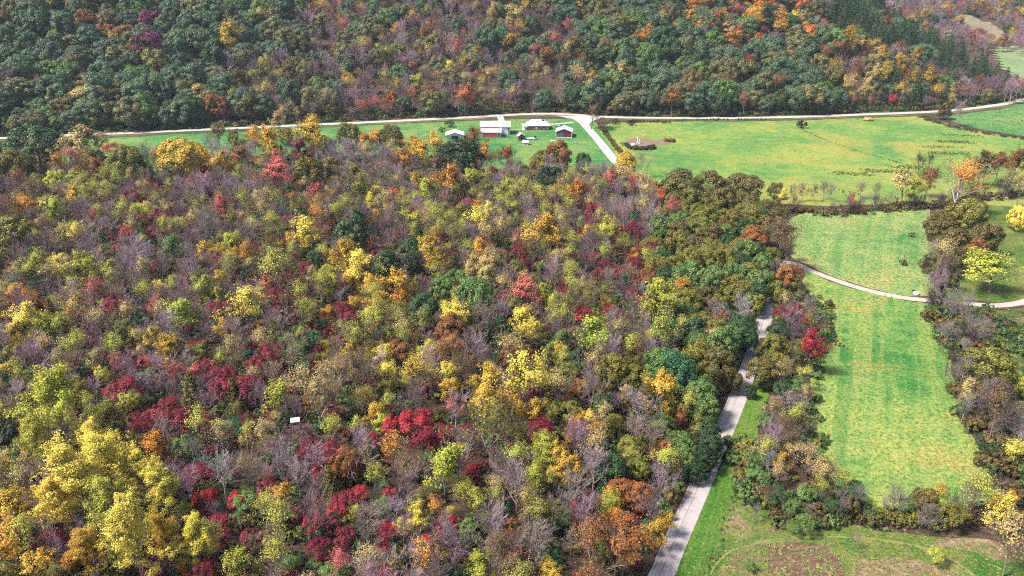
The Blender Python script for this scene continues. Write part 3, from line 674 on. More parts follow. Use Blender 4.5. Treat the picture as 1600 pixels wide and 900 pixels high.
for k in range(4):                                              # C: cedar ; N: pine
    for form, R, H, lay, den in (('C', 3.0, 9.5, 17, 26), ('N', 3.8, 19.0, 16, 30)):
        r = np.random.default_rng(700+k+(50 if form == 'N' else 0)); C = []; Nn = []; thin = []
        for i in range(lay):
            f = (i+.5)/lay; z = H*((.10 if form == 'C' else .28)+(.90 if form == 'C' else .70)*f); L = R*((1-f)**.75+.06)*r.uniform(.85, 1.15)
            nb = max(4, int((9 if form == 'C' else 7)*(1-f*.5)))
            for j in range(nb):
                az = j*2*math.pi/nb+i*1.1+r.normal()*.2; Lb = L*r.uniform(.75, 1.15); ps = np.linspace(.25, 1, 5)
                dz = (-.25 if form == 'C' else .12)
                tipp = np.array([math.cos(az)*Lb, math.sin(az)*Lb, z+dz*Lb*.5]); thin.append((0, 0, z, *tipp, .05, .02))
                n = int(den*Lb/R*1.6)+6; tpar = r.uniform(.2, 1.02, n)
                q = np.array([0, 0, z])+tpar[:, None]*(tipp-np.array([0, 0, z])); q[:, 2] -= (tpar**2*.25*Lb if form == 'C' else 0)
                q += r.normal(size=(n, 3))*np.array([.22, .22, .14])*(1.0 if form == 'C' else 1.25)
                C.append(q); Nn.append(r.normal(size=(n, 3))*.5+np.array([math.cos(az)*.5, math.sin(az)*.5, .7]))
        C, Nn = np.vstack(C), np.vstack(Nn); s_ = r.uniform(.3, .6, len(C))*(1 if form == 'C' else 1.25)
        tr = np.array([(0, 0, -.3, 0, 0, H*.5, .22, .13), (0, 0, H*.5, 0, 0, H*.97, .13, .03)])
        add(form, crown_mesh('tiered_crown', (C, Nn, s_), thin, r, .45), trunk_mesh('trunk', tr), R, H, H*.5)
for k in range(3):                                              # Y: sycamore, thin leaf shell over white limbs
    r = np.random.default_rng(800+k); H = 17.0
    th, tn, tp = grow(r, H, 7.2, [(9, 1, .72), (4, .6, .55), (4, .6, .6), (4, .6, .65)], .36, .22, .4, .28)
    lf = tip_leaves(r, tp, 6, .55, .40, lambda P: r.random(len(P)) < .95, .5)
    add('Y', crown_mesh('sycamore_crown', lf, tn, r), trunk_mesh('trunk', th), 6.2, H, H*.66)
for k in range(4):                                              # U: low undergrowth bush
    r = np.random.default_rng(900+k)
    C, Nn, sz = lobed(r, 1.6, .8, 1.0, 7, 6, 16, .30, .1, -.2)
    tw = [(0, 0, 0, *(r.normal(size=3)*np.array([.8, .8, .3])+np.array([0, 0, 1.2])), .05, .02) for _ in range(14)]
    add('U', crown_mesh('bush_crown', (C, Nn, sz), tw, r, .6), trunk_mesh('trunk', tw[:5]), 1.6, 1.8, .8)
# ================================================================== trees one by one
LEAF = dict(fg=((.13,.24,.06),(.19,.28,.07)), fy=((.30,.33,.09),(.36,.34,.11)), ft=((.32,.24,.14),(.25,.19,.09)), hg=((.055,.105,.060),(.090,.138,.062)), ho=((.12,.13,.055),(.16,.145,.05)), dg=((.028,.064,.022),(.045,.086,.025)), vd=((.014,.032,.012),(.022,.045,.013)), g=((.078,.150,.038),(.125,.19,.045)), bg=((.025,.095,.045),(.05,.13,.05)),
    ol=((.120,.135,.022),(.18,.155,.024)), yg=((.40,.40,.05),(.27,.30,.04)), y=((.70,.57,.09),(.58,.49,.07)), gd=((.50,.31,.03),(.40,.27,.035)),
    o=((.50,.18,.03),(.50,.28,.03)), or_=((.48,.10,.02),(.40,.14,.03)), ru=((.26,.085,.025),(.20,.10,.03)), br=((.10,.055,.028),(.12,.085,.03)), re=((.40,.02,.028),(.27,.018,.03)),
    cr=((.20,.012,.028),(.115,.012,.022)), pk=((.46,.13,.09),(.36,.09,.08)), ta=((.44,.33,.14),(.36,.29,.09)), bo=((.090,.080,.024),(.13,.100,.024)), rg=((.40,.06,.02),(.09,.10,.02)), mg=((.16,.02,.06),(.12,.03,.08)), li=((.30,.22,.26),(.24,.18,.22)))
BARKC = dict(pu=(.22,.15,.172), gr=(.24,.205,.20), wh=(.40,.37,.35), br=(.075,.055,.048), tb=(.28,.21,.17), li=(.33,.24,.275))
WORDS = dict(hg='teal green', ho='grey olive', dg='dark green', vd='blackish green', g='green', bg='emerald green', ol='olive', yg='yellow-green', y='yellow', gd='golden', o='orange', or_='orange-red', ru='rusty', br='brown', re='scarlet', cr='crimson', pk='coral pink', ta='tan', bo='brownish olive', rg='red-topped green', mg='magenta', li='lilac', pu='purplish grey', gr='grey', wh='whitish', tb='pale brown')
FORM = dict(O=('round_crowned_tree','round-crowned tree'), L=('open_crowned_tree','open-crowned tree'), H=('half_bare_tree','half-bare tree'), B=('bare_tree','leafless tree'), S=('thicket_shrub','spreading shrub'), P=('poplar_tree','tall poplar'), C=('cedar_tree','cedar'), N=('pine_tree','pine'), Y=('sycamore_tree','sycamore with white limbs'), U=('bush','low bush'))
NEAR = """
55,228,38,O,dg 22,262,32,O,ol 12,238,20,O,dg 88,285,18,O,yg 105,235,18,L,ta 115,252,16,H,pk 145,225,22,L,ta 176,234,14,S,re 198,258,29,O,ol 155,252,14,O,dg 148,264,14,L,ru 165,283,13,L,ol
283,248,37,O,gd 228,240,14,B,pu 243,247,12,H,pk 330,228,15,B,li 340,209,13,L,ol 370,219,14,L,ol 397,217,14,L,o 326,246,6,S,re 343,256,14,L,gd 376,249,16,L,ru 392,236,14,B,li 93,252,11,L,o 30,285,14,H,ru 55,302,16,H,br
120,285,14,L,yg 118,306,13,L,gd 150,296,11,H,yg 207,300,15,B,pu 235,291,8,L,re 205,312,18,S,cr 236,311,14,S,cr 280,300,20,B,pu 311,290,18,B,li 345,281,16,B,tb 325,271,9,S,re 350,321,12,L,pk 386,320,16,H,yg
40,325,16,L,o 15,331,16,H,br 60,346,17,H,br 88,329,17,L,yg 150,341,11,H,pk 167,330,12,B,pu 231,326,9,L,y 198,330,15,H,yg 20,372,37,O,ol 218,346,14,S,cr 262,344,13,S,cr 260,362,10,S,pk 201,362,12,S,re 276,350,6,L,y
306,346,16,B,pu 330,362,22,B,gr 386,366,18,B,gr 75,380,22,B,pu 120,371,16,H,y 140,391,13,B,pu 210,396,25,B,li 265,390,15,L,g 327,396,12,L,gd 360,381,14,L,yg 50,400,11,L,bg 386,401,14,H,o
435,189,12,L,ta 415,216,18,L,gd 447,213,14,O,ol 488,214,25,L,gd 505,226,15,O,ol 545,213,20,O,ol 575,223,10,L,o 590,219,12,L,o 611,219,21,O,bo 470,240,18,L,cr 432,246,10,L,pk 424,233,11,L,gd 437,275,21,L,pk
480,271,27,O,ol 516,263,17,O,ol 541,240,19,B,li 555,243,18,B,wh 600,251,22,B,pu 588,268,19,B,pu 630,251,11,L,o 660,241,16,L,gd 646,229,14,L,o 680,226,16,L,gd 720,246,35,O,vd 760,239,13,L,o 745,219,14,L,ru 693,263,14,L,br 791,247,14,L,ru
555,276,14,L,ol 566,296,20,L,ol 701,280,19,L,o 655,283,11,L,gd 672,298,13,L,yg 735,279,12,L,yg 716,296,11,L,ol 762,294,11,L,ol 792,296,14,L,yg 617,309,14,O,or_ 585,301,8,L,y 581,313,9,L,y 600,314,9,O,dg 607,326,8,L,y 643,321,7,L,y
495,304,14,L,pk 519,306,8,L,ta 497,323,13,L,gd 545,321,11,H,yg 500,341,16,H,o 563,343,12,L,dg 588,338,9,L,gd 572,331,7,S,cr 605,346,22,B,pu 626,356,16,B,pu 650,346,12,L,yg 680,341,16,H,yg 705,326,10,S,cr 730,321,12,S,re 746,326,10,L,o
765,331,13,L,y 725,335,14,L,ol 752,352,20,H,y 480,361,18,L,y 455,376,11,L,gd 438,385,9,L,gd 419,378,6,L,o 552,372,31,O,dg 535,397,20,L,gd 643,392,23,O,dg 677,392,19,L,gd 710,371,15,H,ol 755,391,13,L,o 415,331,14,H,ta 440,326,9,L,bg 452,346,12,S,cr 786,357,15,H,ta
873,243,23,O,ru 846,251,17,O,ol 860,281,23,O,vd 911,252,12,O,dg 978,258,18,O,gd 1005,257,13,B,gr 940,276,16,B,li 918,271,12,L,yg 986,279,13,H,ta 955,281,13,L,pk 900,298,16,L,o 868,301,9,L,gd 818,301,18,H,yg 840,312,14,H,y 916,319,8,C,dg 1027,311,11,L,or_
1060,294,33,O,bo 1108,294,28,O,bo 1160,298,30,O,bo 1045,322,20,O,bo 1082,316,20,O,ol 1132,318,24,O,bo 1172,322,18,O,bo 1195,352,15,O,ol 1142,345,20,O,ol 1118,350,14,O,g 1195,375,14,O,bo 1205,405,16,O,ol 1190,415,16,O,g 1135,410,20,O,ol 1085,405,18,O,ol 1128,440,16,O,bo 1060,415,14,O,g 1185,465,14,O,bo 972,276,14,L,ta 1000,290,15,H,ta 1022,300,13,L,ru 985,296,13,H,pk 1012,306,14,H,ta 1040,312,12,L,bo 960,272,11,H,ol 1063,346,17,O,g 1090,336,18,O,ol 1120,326,16,O,bo 1146,326,15,O,ol 1192,331,15,O,bo 1048,331,14,H,pk 1005,321,16,B,gr 1015,341,20,B,li 950,326,14,B,gr 850,361,24,L,gd 930,331,14,S,cr 952,339,6,L,o 925,351,13,S,cr
946,361,14,L,yg 918,366,12,L,gd 990,361,14,S,cr 808,371,11,S,pk 815,391,14,S,cr 885,396,14,S,cr 856,391,14,H,ol 990,400,10,L,o 1020,391,15,S,cr 1030,401,14,O,g 1043,369,9,O,g 1096,361,22,O,ol 1060,381,23,O,ol 1130,361,16,O,br 1185,341,16,O,bg 1170,356,12,O,g 1176,376,23,O,ru 1165,396,22,O,g 1110,391,19,O,ol
1212,298,12,O,bo 1223,306,8,L,y 1238,300,9,B,pu 1255,300,9,B,pu 1272,300,9,B,pu 1289,296,10,B,pu 1298,298,9,B,pu 1347,296,9,B,pu 1371,296,9,B,pu 1332,313,8,L,pk 1415,286,17,L,ta 1433,297,11,L,yg 1451,281,15,L,ru 1439,256,11,B,br 1452,253,10,B,br 1501,285,30,Y,o 1535,256,18,L,br 1562,256,15,L,ru 1590,252,16,L,ru 1576,281,13,H,ol 1597,291,14,H,ta
1510,344,32,O,ol 1468,356,24,O,bo 1541,371,24,O,bo 1526,392,18,O,ru 1490,372,18,O,bo 1470,397,19,H,ta 1495,404,19,O,bo 1592,341,17,O,y 1226,374,27,H,br 1556,421,36,L,yg,.6 1463,443,20,B,li 1483,423,16,H,br 1476,174,11,O,br 1500,172,13,B,li
50,421,14,L,yg 24,440,14,B,wh 95,428,12,L,y 130,421,24,L,yg 30,466,16,L,o 50,480,12,L,ru 80,490,18,C,bo 8,481,12,L,gd 35,501,18,L,y 60,516,16,L,yg 20,529,14,L,gd 30,557,22,O,ol 110,456,18,B,li 155,461,18,H,pk 152,440,8,S,cr 190,446,20,B,tb 180,481,20,S,cr 125,487,20,H,gd
180,507,11,L,ol 192,513,15,S,g 220,499,11,S,bg 247,453,12,L,y 245,416,7,L,pk 245,486,14,H,pk 285,456,22,B,li 302,471,8,S,cr 315,451,14,L,yg 346,436,11,L,gd 357,431,12,S,cr 361,461,16,B,pu 337,489,18,S,cr 285,497,24,L,yg 385,481,26,L,y 237,526,14,L,y 270,546,18,L,gd 310,541,15,S,cr 345,516,11,L,gd 370,521,20,B,tb
115,546,20,H,yg 80,546,20,H,ta 150,561,16,B,tb 178,521,13,B,gr 205,526,12,L,ol 227,566,13,S,re 180,562,12,S,pk 200,577,14,S,cr 278,581,15,S,pk 308,582,12,L,pk 262,571,10,L,gd 230,592,16,S,g 195,612,26,S,cr 158,583,9,L,y 70,606,22,O,yg 25,608,17,O,dg 5,581,9,L,y 125,612,20,O,ol 300,612,26,C,bo 366,617,20,C,bo 345,591,22,S,cr 391,606,22,S,cr 365,546,16,H,ta 328,572,14,S,cr 246,607,16,B,pu
437,430,28,H,yg 470,462,16,H,yg 415,446,9,L,pk 434,468,8,L,or_ 455,481,18,H,br 513,446,20,O,yg 515,491,11,L,o 560,421,25,L,y 578,446,16,L,gd 545,441,14,L,gd 585,476,13,L,gd 575,494,10,L,y 620,447,23,L,gd 627,471,14,L,o 650,446,12,L,ol 603,417,22,O,dg 645,414,20,O,vd 684,411,12,L,gd 665,487,29,O,dg 692,451,22,O,g 725,437,15,O,g 742,468,33,O,g
760,411,14,L,ta 783,416,9,S,cr 595,503,24,H,yg 712,494,20,L,y 705,522,28,O,ru 745,522,16,O,br 781,521,26,O,vd 796,556,16,O,ru 815,508,22,L,y 430,522,18,C,ol 452,532,14,S,g 490,526,12,S,bg 473,574,12,S,bg 465,547,15,S,g 420,557,22,S,cr 497,618,36,Y,ta 437,621,20,L,yg
550,546,13,L,gd 555,582,28,H,br 582,546,10,L,y 598,556,12,L,y 603,586,16,L,y 572,616,12,L,gd 618,546,12,L,ru 630,531,14,H,yg 670,542,9,L,y 655,551,8,L,yg 663,566,10,L,y 650,592,24,H,gd 700,583,15,L,y 708,606,12,L,gd 720,572,14,H,br 765,591,19,L,gd 765,626,30,L,gd 690,562,18,H,ru 740,572,18,H,br
890,431,16,H,yg 880,441,9,S,cr 880,461,14,S,cr 823,461,21,L,pk 843,461,14,L,yg 805,421,12,L,ol 870,482,14,H,ol 990,414,14,S,cr 970,426,12,S,cr 1018,431,12,L,ru 935,431,12,S,cr 990,461,14,S,cr 975,441,10,L,bg 910,451,13,H,ta 946,476,11,L,gd 910,493,16,S,re 955,491,14,S,cr 1043,425,12,O,g 1055,441,20,O,g 1070,453,13,L,o 1035,471,22,L,yg 1076,476,21,O,ol 1101,506,20,O,ol 1110,461,17,O,bo 1108,436,14,O,ol 1150,436,25,O,g 1155,462,21,O,ol 1185,441,14,O,ol 1155,489,24,B,wh 1130,502,12,L,ru
925,527,28,L,yg 870,502,16,H,yg 990,529,8,L,y 1040,522,24,H,yg 970,516,14,H,ta 965,496,13,B,gr 1070,512,14,H,yg 1000,547,16,H,br 870,547,11,L,gd 875,534,13,L,g 893,577,16,O,bg 955,583,30,O,ol 986,592,23,O,ol 930,562,16,O,ol 1055,587,35,O,bg 1096,612,22,O,g 825,592,26,L,y 865,592,14,L,ol 905,607,17,O,ru 1035,612,27,L,gd 1142,592,20,O,bo 1150,517,18,O,ol 1178,476,18,O,ol 1190,545,14,O,bo 1172,612,10,O,dg 980,617,12,L,ta 1140,531,24,O,g 1120,577,32,O,bo 800,557,18,O,ru 1192,582,25,O,bo
1230,436,20,O,ru 1205,441,14,O,ol 1265,481,14,B,gr 1245,492,16,S,cr 1271,540,18,L,re,1.15 1258,502,9,L,re 1215,517,18,O,dg 1240,552,14,H,ol 1205,561,14,O,ol 1226,582,14,H,ta 1250,602,13,S,g 1270,502,12,B,wh 1545,577,38,O,ol 1590,602,20,O,yg 1520,612,14,L,ta 1560,643,28,H,br 1594,652,16,H,br 1590,707,16,L,y 1580,776,9,L,o 1565,797,22,L,y 1520,772,28,H,yg 1470,777,16,H,gd 1445,787,22,O,bo 1483,803,18,S,ol 1585,850,33,H,ta 1465,866,13,S,yg 1337,842,9,B,tb
1230,682,19,H,br 1205,692,22,B,li 1200,722,16,B,gr 1222,722,12,L,gd 1265,722,18,H,ta 1236,702,16,O,br 1250,662,14,O,br 1290,742,19,H,ta 1311,752,16,H,yg 1345,777,17,B,gr 1330,787,15,O,bo 1185,747,15,S,g 1260,772,15,S,g 1215,777,16,S,dg 1238,794,13,S,g 1175,722,13,S,g 1180,800,10,B,tb 1258,818,14,S,g 1240,824,10,S,g 1170,882,9,S,g 1300,792,14,S,dg 1210,640,14,H,ta 1245,632,14,B,gr 1195,655,13,S,g 1225,610,15,S,dg 1415,790,12,S,g 1500,806,16,S,ol
80,640,42,P,yg 50,690,26,P,yg 160,657,18,L,yg 176,677,13,L,ol 200,632,15,L,yg 182,652,14,L,ol 130,742,40,P,y 172,716,34,P,y 150,690,24,P,y 90,782,26,P,y 230,732,24,P,y 252,768,26,P,y 172,792,30,P,yg 205,832,36,P,y 260,826,20,P,gd 140,852,24,P,gd 303,846,24,P,y 243,699,19,L,o
5,682,20,O,dg 15,722,16,L,ta 30,792,26,L,gd 15,852,24,L,o 60,887,24,L,gd 50,747,18,O,vd 45,872,14,S,g 80,847,20,S,cr 260,642,22,S,cr 235,652,14,S,cr 272,662,23,S,cr 285,697,18,S,g 365,667,16,S,bg 391,662,15,C,bo 345,737,28,B,wh 386,727,18,B,tb 379,722,7,L,y 310,747,24,S,cr 320,782,18,S,re 370,782,14,S,re 284,757,13,S,cr 276,702,13,B,gr 370,812,12,S,g 335,802,15,B,pu 372,884,22,L,yg 340,862,14,S,cr 284,888,9,L,o 391,852,16,B,tb 110,885,18,L,o
435,712,26,B,li 465,742,24,B,li 408,742,16,B,wh 490,707,22,S,cr 505,737,18,S,re 424,737,8,S,re 418,762,16,S,cr 438,772,12,L,o 540,728,27,O,rg 575,707,18,C,ol 515,752,20,C,ol 557,632,12,S,bg 585,647,14,L,gd 596,661,12,L,y 615,667,18,S,re 650,661,26,S,re 660,692,22,S,cr 695,677,16,S,cr 610,707,22,H,o 622,742,18,B,tb 670,712,10,S,bg 705,637,11,L,pk 765,674,36,H,ol 780,722,22,B,pu 720,712,15,L,pk 735,737,12,S,re
694,737,29,L,yg 730,757,11,L,y 775,774,12,L,yg 635,757,22,B,pu 610,772,11,S,re 630,732,10,L,y 564,772,14,S,re 600,792,16,S,g 612,807,12,C,dg 530,797,16,S,re 556,802,12,L,yg 573,822,28,B,tb 655,802,16,L,y 641,827,13,L,y 622,823,9,L,y 605,832,16,S,re 597,858,10,S,re 620,867,14,C,ol 680,797,14,H,o 703,799,7,L,y 690,832,24,B,gr 735,836,22,O,g 665,847,12,S,re 670,872,24,H,o 745,887,22,L,yg 781,872,28,H,br
440,822,30,H,yg 490,817,16,S,re 500,857,20,S,cr 430,887,16,B,gr 456,882,13,S,g 490,887,13,S,g 530,882,20,H,pk 600,895,14,S,re 405,894,9,L,yg 505,802,13,B,tb 435,792,16,S,cr
810,642,16,L,gd 840,662,16,S,cr 857,677,11,S,cr 870,642,16,O,ol 898,632,10,O,bg 943,632,20,O,g 978,630,15,O,bo 903,656,15,O,gd 922,656,10,L,y 930,682,16,H,gd 960,667,18,O,ol 1000,656,12,O,bg 1035,667,21,O,g 1060,692,20,O,g 1078,721,14,O,g 1100,642,25,O,g 1106,682,23,O,dg 1100,716,20,O,vd 1110,704,20,O,dg 1090,738,18,O,vd 1062,652,10,L,ru 850,697,18,L,yg 866,702,12,L,y 890,692,12,L,ru 880,732,29,O,gd 935,707,22,H,ta 985,702,21,O,ol 955,737,27,O,dg 1000,732,20,O,ol 1035,706,16,L,ru 1030,742,18,B,li
835,752,20,L,yg 820,782,18,H,ta 880,792,26,B,gr 925,787,18,B,tb 957,782,13,L,gd 960,812,16,L,o 995,777,24,O,ru 1060,762,10,S,g 1045,772,9,L,ta 1055,737,12,H,ru 1043,817,13,L,gd 1025,832,18,L,gd 1018,852,8,L,o 920,852,33,H,ru 975,852,28,L,ru 940,884,20,O,br 860,892,16,L,gd 850,842,20,B,gr 815,852,18,B,tb 830,802,14,H,ta 800,890,18,H,ta
"""
HILL = """
237,36,22,O,mg 236,70,21,L,mg 180,38,14,O,ru 50,16,17,O,ru 90,4,14,L,y 90,61,12,L,yg 130,69,14,O,ta 285,62,14,O,ru 306,62,11,L,o 364,58,16,L,gd 374,74,10,L,o 372,44,8,L,or_ 140,158,30,O,ta 60,130,16,O,ru 215,150,26,O,hg 165,90,24,O,hg 30,110,26,O,hg 100,100,22,O,hg 300,35,24,O,hg 335,15,22,O,hg 225,12,22,O,hg
620,48,9,L,gd 667,80,9,L,yg 795,67,11,L,gd 855,88,9,L,or_ 950,15,14,O,or_ 970,33,11,L,o 1035,20,11,O,ru 800,20,11,L,ta 645,28,9,L,gd 612,155,10,L,or_ 678,150,12,L,ru 725,150,12,L,or_ 700,108,10,L,y 655,130,12,L,yg 540,130,12,H,gd 875,128,8,S,re 905,122,15,H,ta 1100,43,12,L,o 1120,36,14,L,or_ 1056,50,10,L,o 1185,18,10,L,gd 1170,38,9,L,re 1145,60,12,L,o
1260,62,11,L,gd 1240,30,10,L,y 1286,45,10,L,pk 1325,60,12,P,gd 1350,78,10,L,ru 1268,113,12,O,or_ 1170,97,9,L,re 1182,88,11,O,gd 1242,90,12,O,ru 1300,128,24,O,bo 1228,130,20,O,hg 1180,140,20,O,hg 1100,150,24,O,hg 1388,112,9,P,gd 1410,103,12,P,gd 1381,85,8,P,gd 1432,88,8,P,o 1455,122,9,P,gd 1464,123,7,S,or_ 1545,142,10,O,ru 1500,90,12,N,dg 1460,70,12,N,dg 1530,105,12,N,dg 1420,55,12,N,dg 1490,130,11,N,dg 1555,120,10,N,dg
925,172,15,L,br 1395,155,8,S,re 1330,155,8,S,o 1310,155,8,S,re
"""
def parse(t):
    out = []
    for w in t.split():
        a = w.split(','); out.append([float(a[0]), float(a[1]), float(a[2]), a[3], a[4], float(a[5]) if len(a) > 5 else 1.0])
    return out
COUNT = {}
TREES = []        # (x, y, form, colour, world xy, R, near)
def jitter(c, r, a=.12):
    k = 1+r.normal()*a; return tuple(float(max(0.004, x*k*(1+r.normal()*.05))) for x in c)
def leafcols(form, c, r):
    if form == 'B' or c in ('pu','gr','wh','tb') : return (.1,.1,.1), (.1,.1,.1)
    a, b2 = LEAF[c]; return jitter(a, r), jitter(b2, r)
def barkcol(form, c, r):
    if form == 'B': return jitter(BARKC.get(c, BARKC['gr']), r, .08)
    if form == 'Y': return jitter(BARKC['wh'], r, .05)
    if form == 'P': return jitter(BARKC['gr'], r, .1)
    if form == 'H': return jitter(BARKC['pu' if r.random() < .6 else 'tb'], r, .15)
    if form in 'CNU': return jitter(BARKC['br'], r)
    return jitter((.17,.135,.125), r, .2)
def put_tree(form, c, P, s, sz, rz, r):
    k = COUNT.get(form, 0); COUNT[form] = k+1; pr = PROTO[form][k % len(PROTO[form])]
    t = empty(FORM[form][0], (P[0], P[1], P[2]-.05), rz, (s, s, sz))
    lc, lc2 = leafcols(form, c, r); bc = barkcol(form, c, r)
    co = obj('crown', pr['crown'], t); to = obj('trunk', pr['trunk'], t)
    for o in (co, to): o['leaf_color'] = lc; o['leaf_color_two'] = lc2; o['bark_color'] = bc
    if 'obj' not in pr: pr['obj'] = (co, to)
    return t, pr
def zscale(s): return s**.78 if s > 1 else s**.92
for li, (txt, near) in enumerate(((NEAR, True), (HILL, False))):
    for (x, y, r_, form, c, zf) in parse(txt):
        r = np.random.default_rng(int(x*13+y*7+r_))
        pr = PROTO[form][COUNT.get(form, 0) % len(PROTO[form])]
        s = 1.0
        for _ in range(4):
            sz = zscale(s)*zf; lift = pr['zc']*sz
            P = at(x, y, lift) if near and y > 195 else on_terrain(x, y, lift)
            if P is None: break
            P = np.array([P[0], P[1], float(hz(P[0], P[1]))])
            dep = pix([P[0], P[1], P[2]+lift])[2]; s = r_*dep/FPX/pr['R']*dict(L=1.16, H=1.1, S=1.1).get(form, 1.0)
        if P is None: continue
        t, pr = put_tree(form, c, P, s, zscale(s)*zf, r.uniform(0, 6.28), r)
        TREES.append(dict(o=t, x=x, y=y, r=r_, form=form, c=c, P=P, R=s*pr['R'], near=near))

# ---- labels that single each tree out
MARKS = [(774,210,'the white-roofed barn'),(841,196,'the brick farmhouse'),(881,206,'the maroon shed'),(711,211,'the white carport'),(461,656,'the white hunting blind'),(905,185,'the road junction'),(461,460,None)]
SPECIAL = {(720,246):('huge blackish-green oak towering just below the white-roofed barn','the huge dark oak below the barn'), (860,281):('solitary blackish-green round tree rising from the grey wood below the farmyard','the solitary black-green tree'),
 (617,309):('small bright orange-red round tree glowing in the purplish wood','the bright orange-red tree'), (552,372):('dark green dome-shaped tree amid purple-grey bare crowns','the dark green dome-shaped tree'), (742,468):('big bright green cauliflower-crowned tree in the middle of the wood','the big bright green tree'),
 (497,618):('tall tan sycamore with twin white trunks beside the hunting blind','the tan twin-trunked sycamore'), (80,640):('tall yellow-green poplar with dark hollow crown, highest of the yellow stand','the tall yellow-green poplar'), (172,716):('big bright yellow poplar at the heart of the yellow stand','the big yellow poplar'),
 (243,699):('orange cone-shaped tree standing right of the yellow poplars','the orange cone-shaped tree'), (55,228):('large dark green tree against the gravel road at far left','the large dark tree by the gravel road'), (283,248):('broad olive-gold tree at the edge of the far meadow','the broad olive-gold tree'),
 (815,508):('lemon-yellow flat-topped tree above dark rusty crowns','the lemon-yellow tree'), (823,461):('coral pink open tree with ragged crown in mid wood','the coral pink tree'), (1055,587):('wide blue-green spreading tree left of the paved road','the wide blue-green tree'),
 (1100,716):('blackish-green tree overhanging the left edge of the paved road','the dark tree overhanging the road'), (905,607):('rusty brown egg-shaped tree beside the emerald round tree','the rusty egg-shaped tree'), (995,777):('russet round tree near the left edge of the paved road','the russet tree by the paved road'),
 (650,661):('scarlet thicket, brightest red patch in the wood','the bright scarlet thicket'), (540,728):('green tree with a red and orange top among crimson shrubs','the red-topped green tree'), (1271,540):('vivid red tree leaning out over the hay field edge','the vivid red tree by the hay field'),
 (1501,285):('orange sycamore with forked white limbs beside the creek','the orange creekside sycamore'), (1510,344):('tall olive-gold tree in the brown clump beyond the upper hay field','the tall brown-gold tree'), (1556,421):('low wide-spreading pale yellow tree on the dark green yard lawn','the wide pale yellow tree'),
 (1545,577):('massive olive round tree at the right edge of the hay field','the massive olive tree'), (1155,489):('whitish leafless dome of fine twigs above the paved road','the whitish bare tree by the road'), (765,626):('large bright golden tree with lumpy crown','the large golden tree'), (20,372):('large dark olive tree cut by the left picture edge','the large olive tree at left'),
 (1463,443):('spreading leafless tree standing over the farm track at the brook','the bare tree over the farm track'), (1226,374):('dense brown half-bare tree where the farm track leaves the wood','the dense brown tree by the track'), (555,243):('white-limbed leafless tree near the far edge of the wood','the white-limbed bare tree'), (237,36):('dark magenta tree high on the left hillside','the dark magenta hillside tree'), (236,70):('paler magenta tree just below the dark magenta one','the paler magenta tree'), (140,158):('wide tan-green oak at the hill foot above the gravel road','the wide tan oak at the hill foot'), (950,15):('orange-red round tree near the top of the hill','the orange-red hilltop tree'), (1410,103):('tall golden poplar with pale trunk on the hillside','the golden hillside poplar'), (925,172):('brown tree growing at the road junction','the brown junction tree'), (1476,174):('dark brown bushy tree beside the gravel road at the ditch','the dark brown roadside tree')}
MARKS = [m_ for m_ in MARKS if m_[2]] + [(k[0], k[1], v[1]) for k, v in SPECIAL.items()]
def size_word(t):
    q = t['R']/dict(O=6, L=4.6, H=5.5, B=5, S=4, P=6, C=3.6, N=4, Y=8, U=2)[t['form']]
    return 'small' if q < .75 else ('big' if q > 1.35 else '')
for t in TREES: t['desc'] = ' '.join(q for q in (size_word(t), WORDS[t['c']], FORM[t['form']][1]) if q)
def rel(t, m_):
    dx, dy = t['x']-m_[0], (t['y']-m_[1])*1.5
    if abs(dx) > abs(dy)*1.2: return 'right of' if dx > 0 else 'left of'
    return 'in front of' if dy > 0 else 'behind'
used = {}
def near_desc(t, skip=0):
    q = sorted((u for u in TREES if u is not t and u['desc'] != t['desc']), key=lambda u: math.hypot(u['x']-t['x'], u['y']-t['y']))
    return q[skip]
cand = {}
for t in TREES:
    key = (int(t['x']), int(t['y']))
    t['sp'] = SPECIAL.get(key)
    if t['sp']: used[t['sp'][0]] = 1; continue
    ms = sorted(MARKS, key=lambda m_: math.hypot(t['x']-m_[0], (t['y']-m_[1])*1.3))[0]
    t['m'] = ms; cand.setdefault((t['desc'], rel(t, ms), ms[2]), []).append(t)
ORD = ['', 'second', 'third', 'fourth', 'fifth', 'sixth', 'seventh', 'eighth', 'ninth']
for (d_, r_, mn), L in cand.items():
    L.sort(key=lambda t: math.hypot(t['x']-t['m'][0], t['y']-t['m'][1]))
    for i, t in enumerate(L):
        if len(L) == 1: t['lab'] = f'{d_} {r_} {mn}'
        else: t['lab'] = f'{ORD[min(i,8)] or "first"} {d_} {r_} {mn}'
for t in TREES:
    o = t['o']
    tag(o, t['sp'][0] if t['sp'] else t['lab'], 'shrub' if t['form'] in 'SU' else 'tree', {'S': 'shrubs of the autumn wood', 'U': 'low bushes'}.get(t['form'], 'trees of the autumn wood' if t['near'] else 'bright trees on the hillside'))

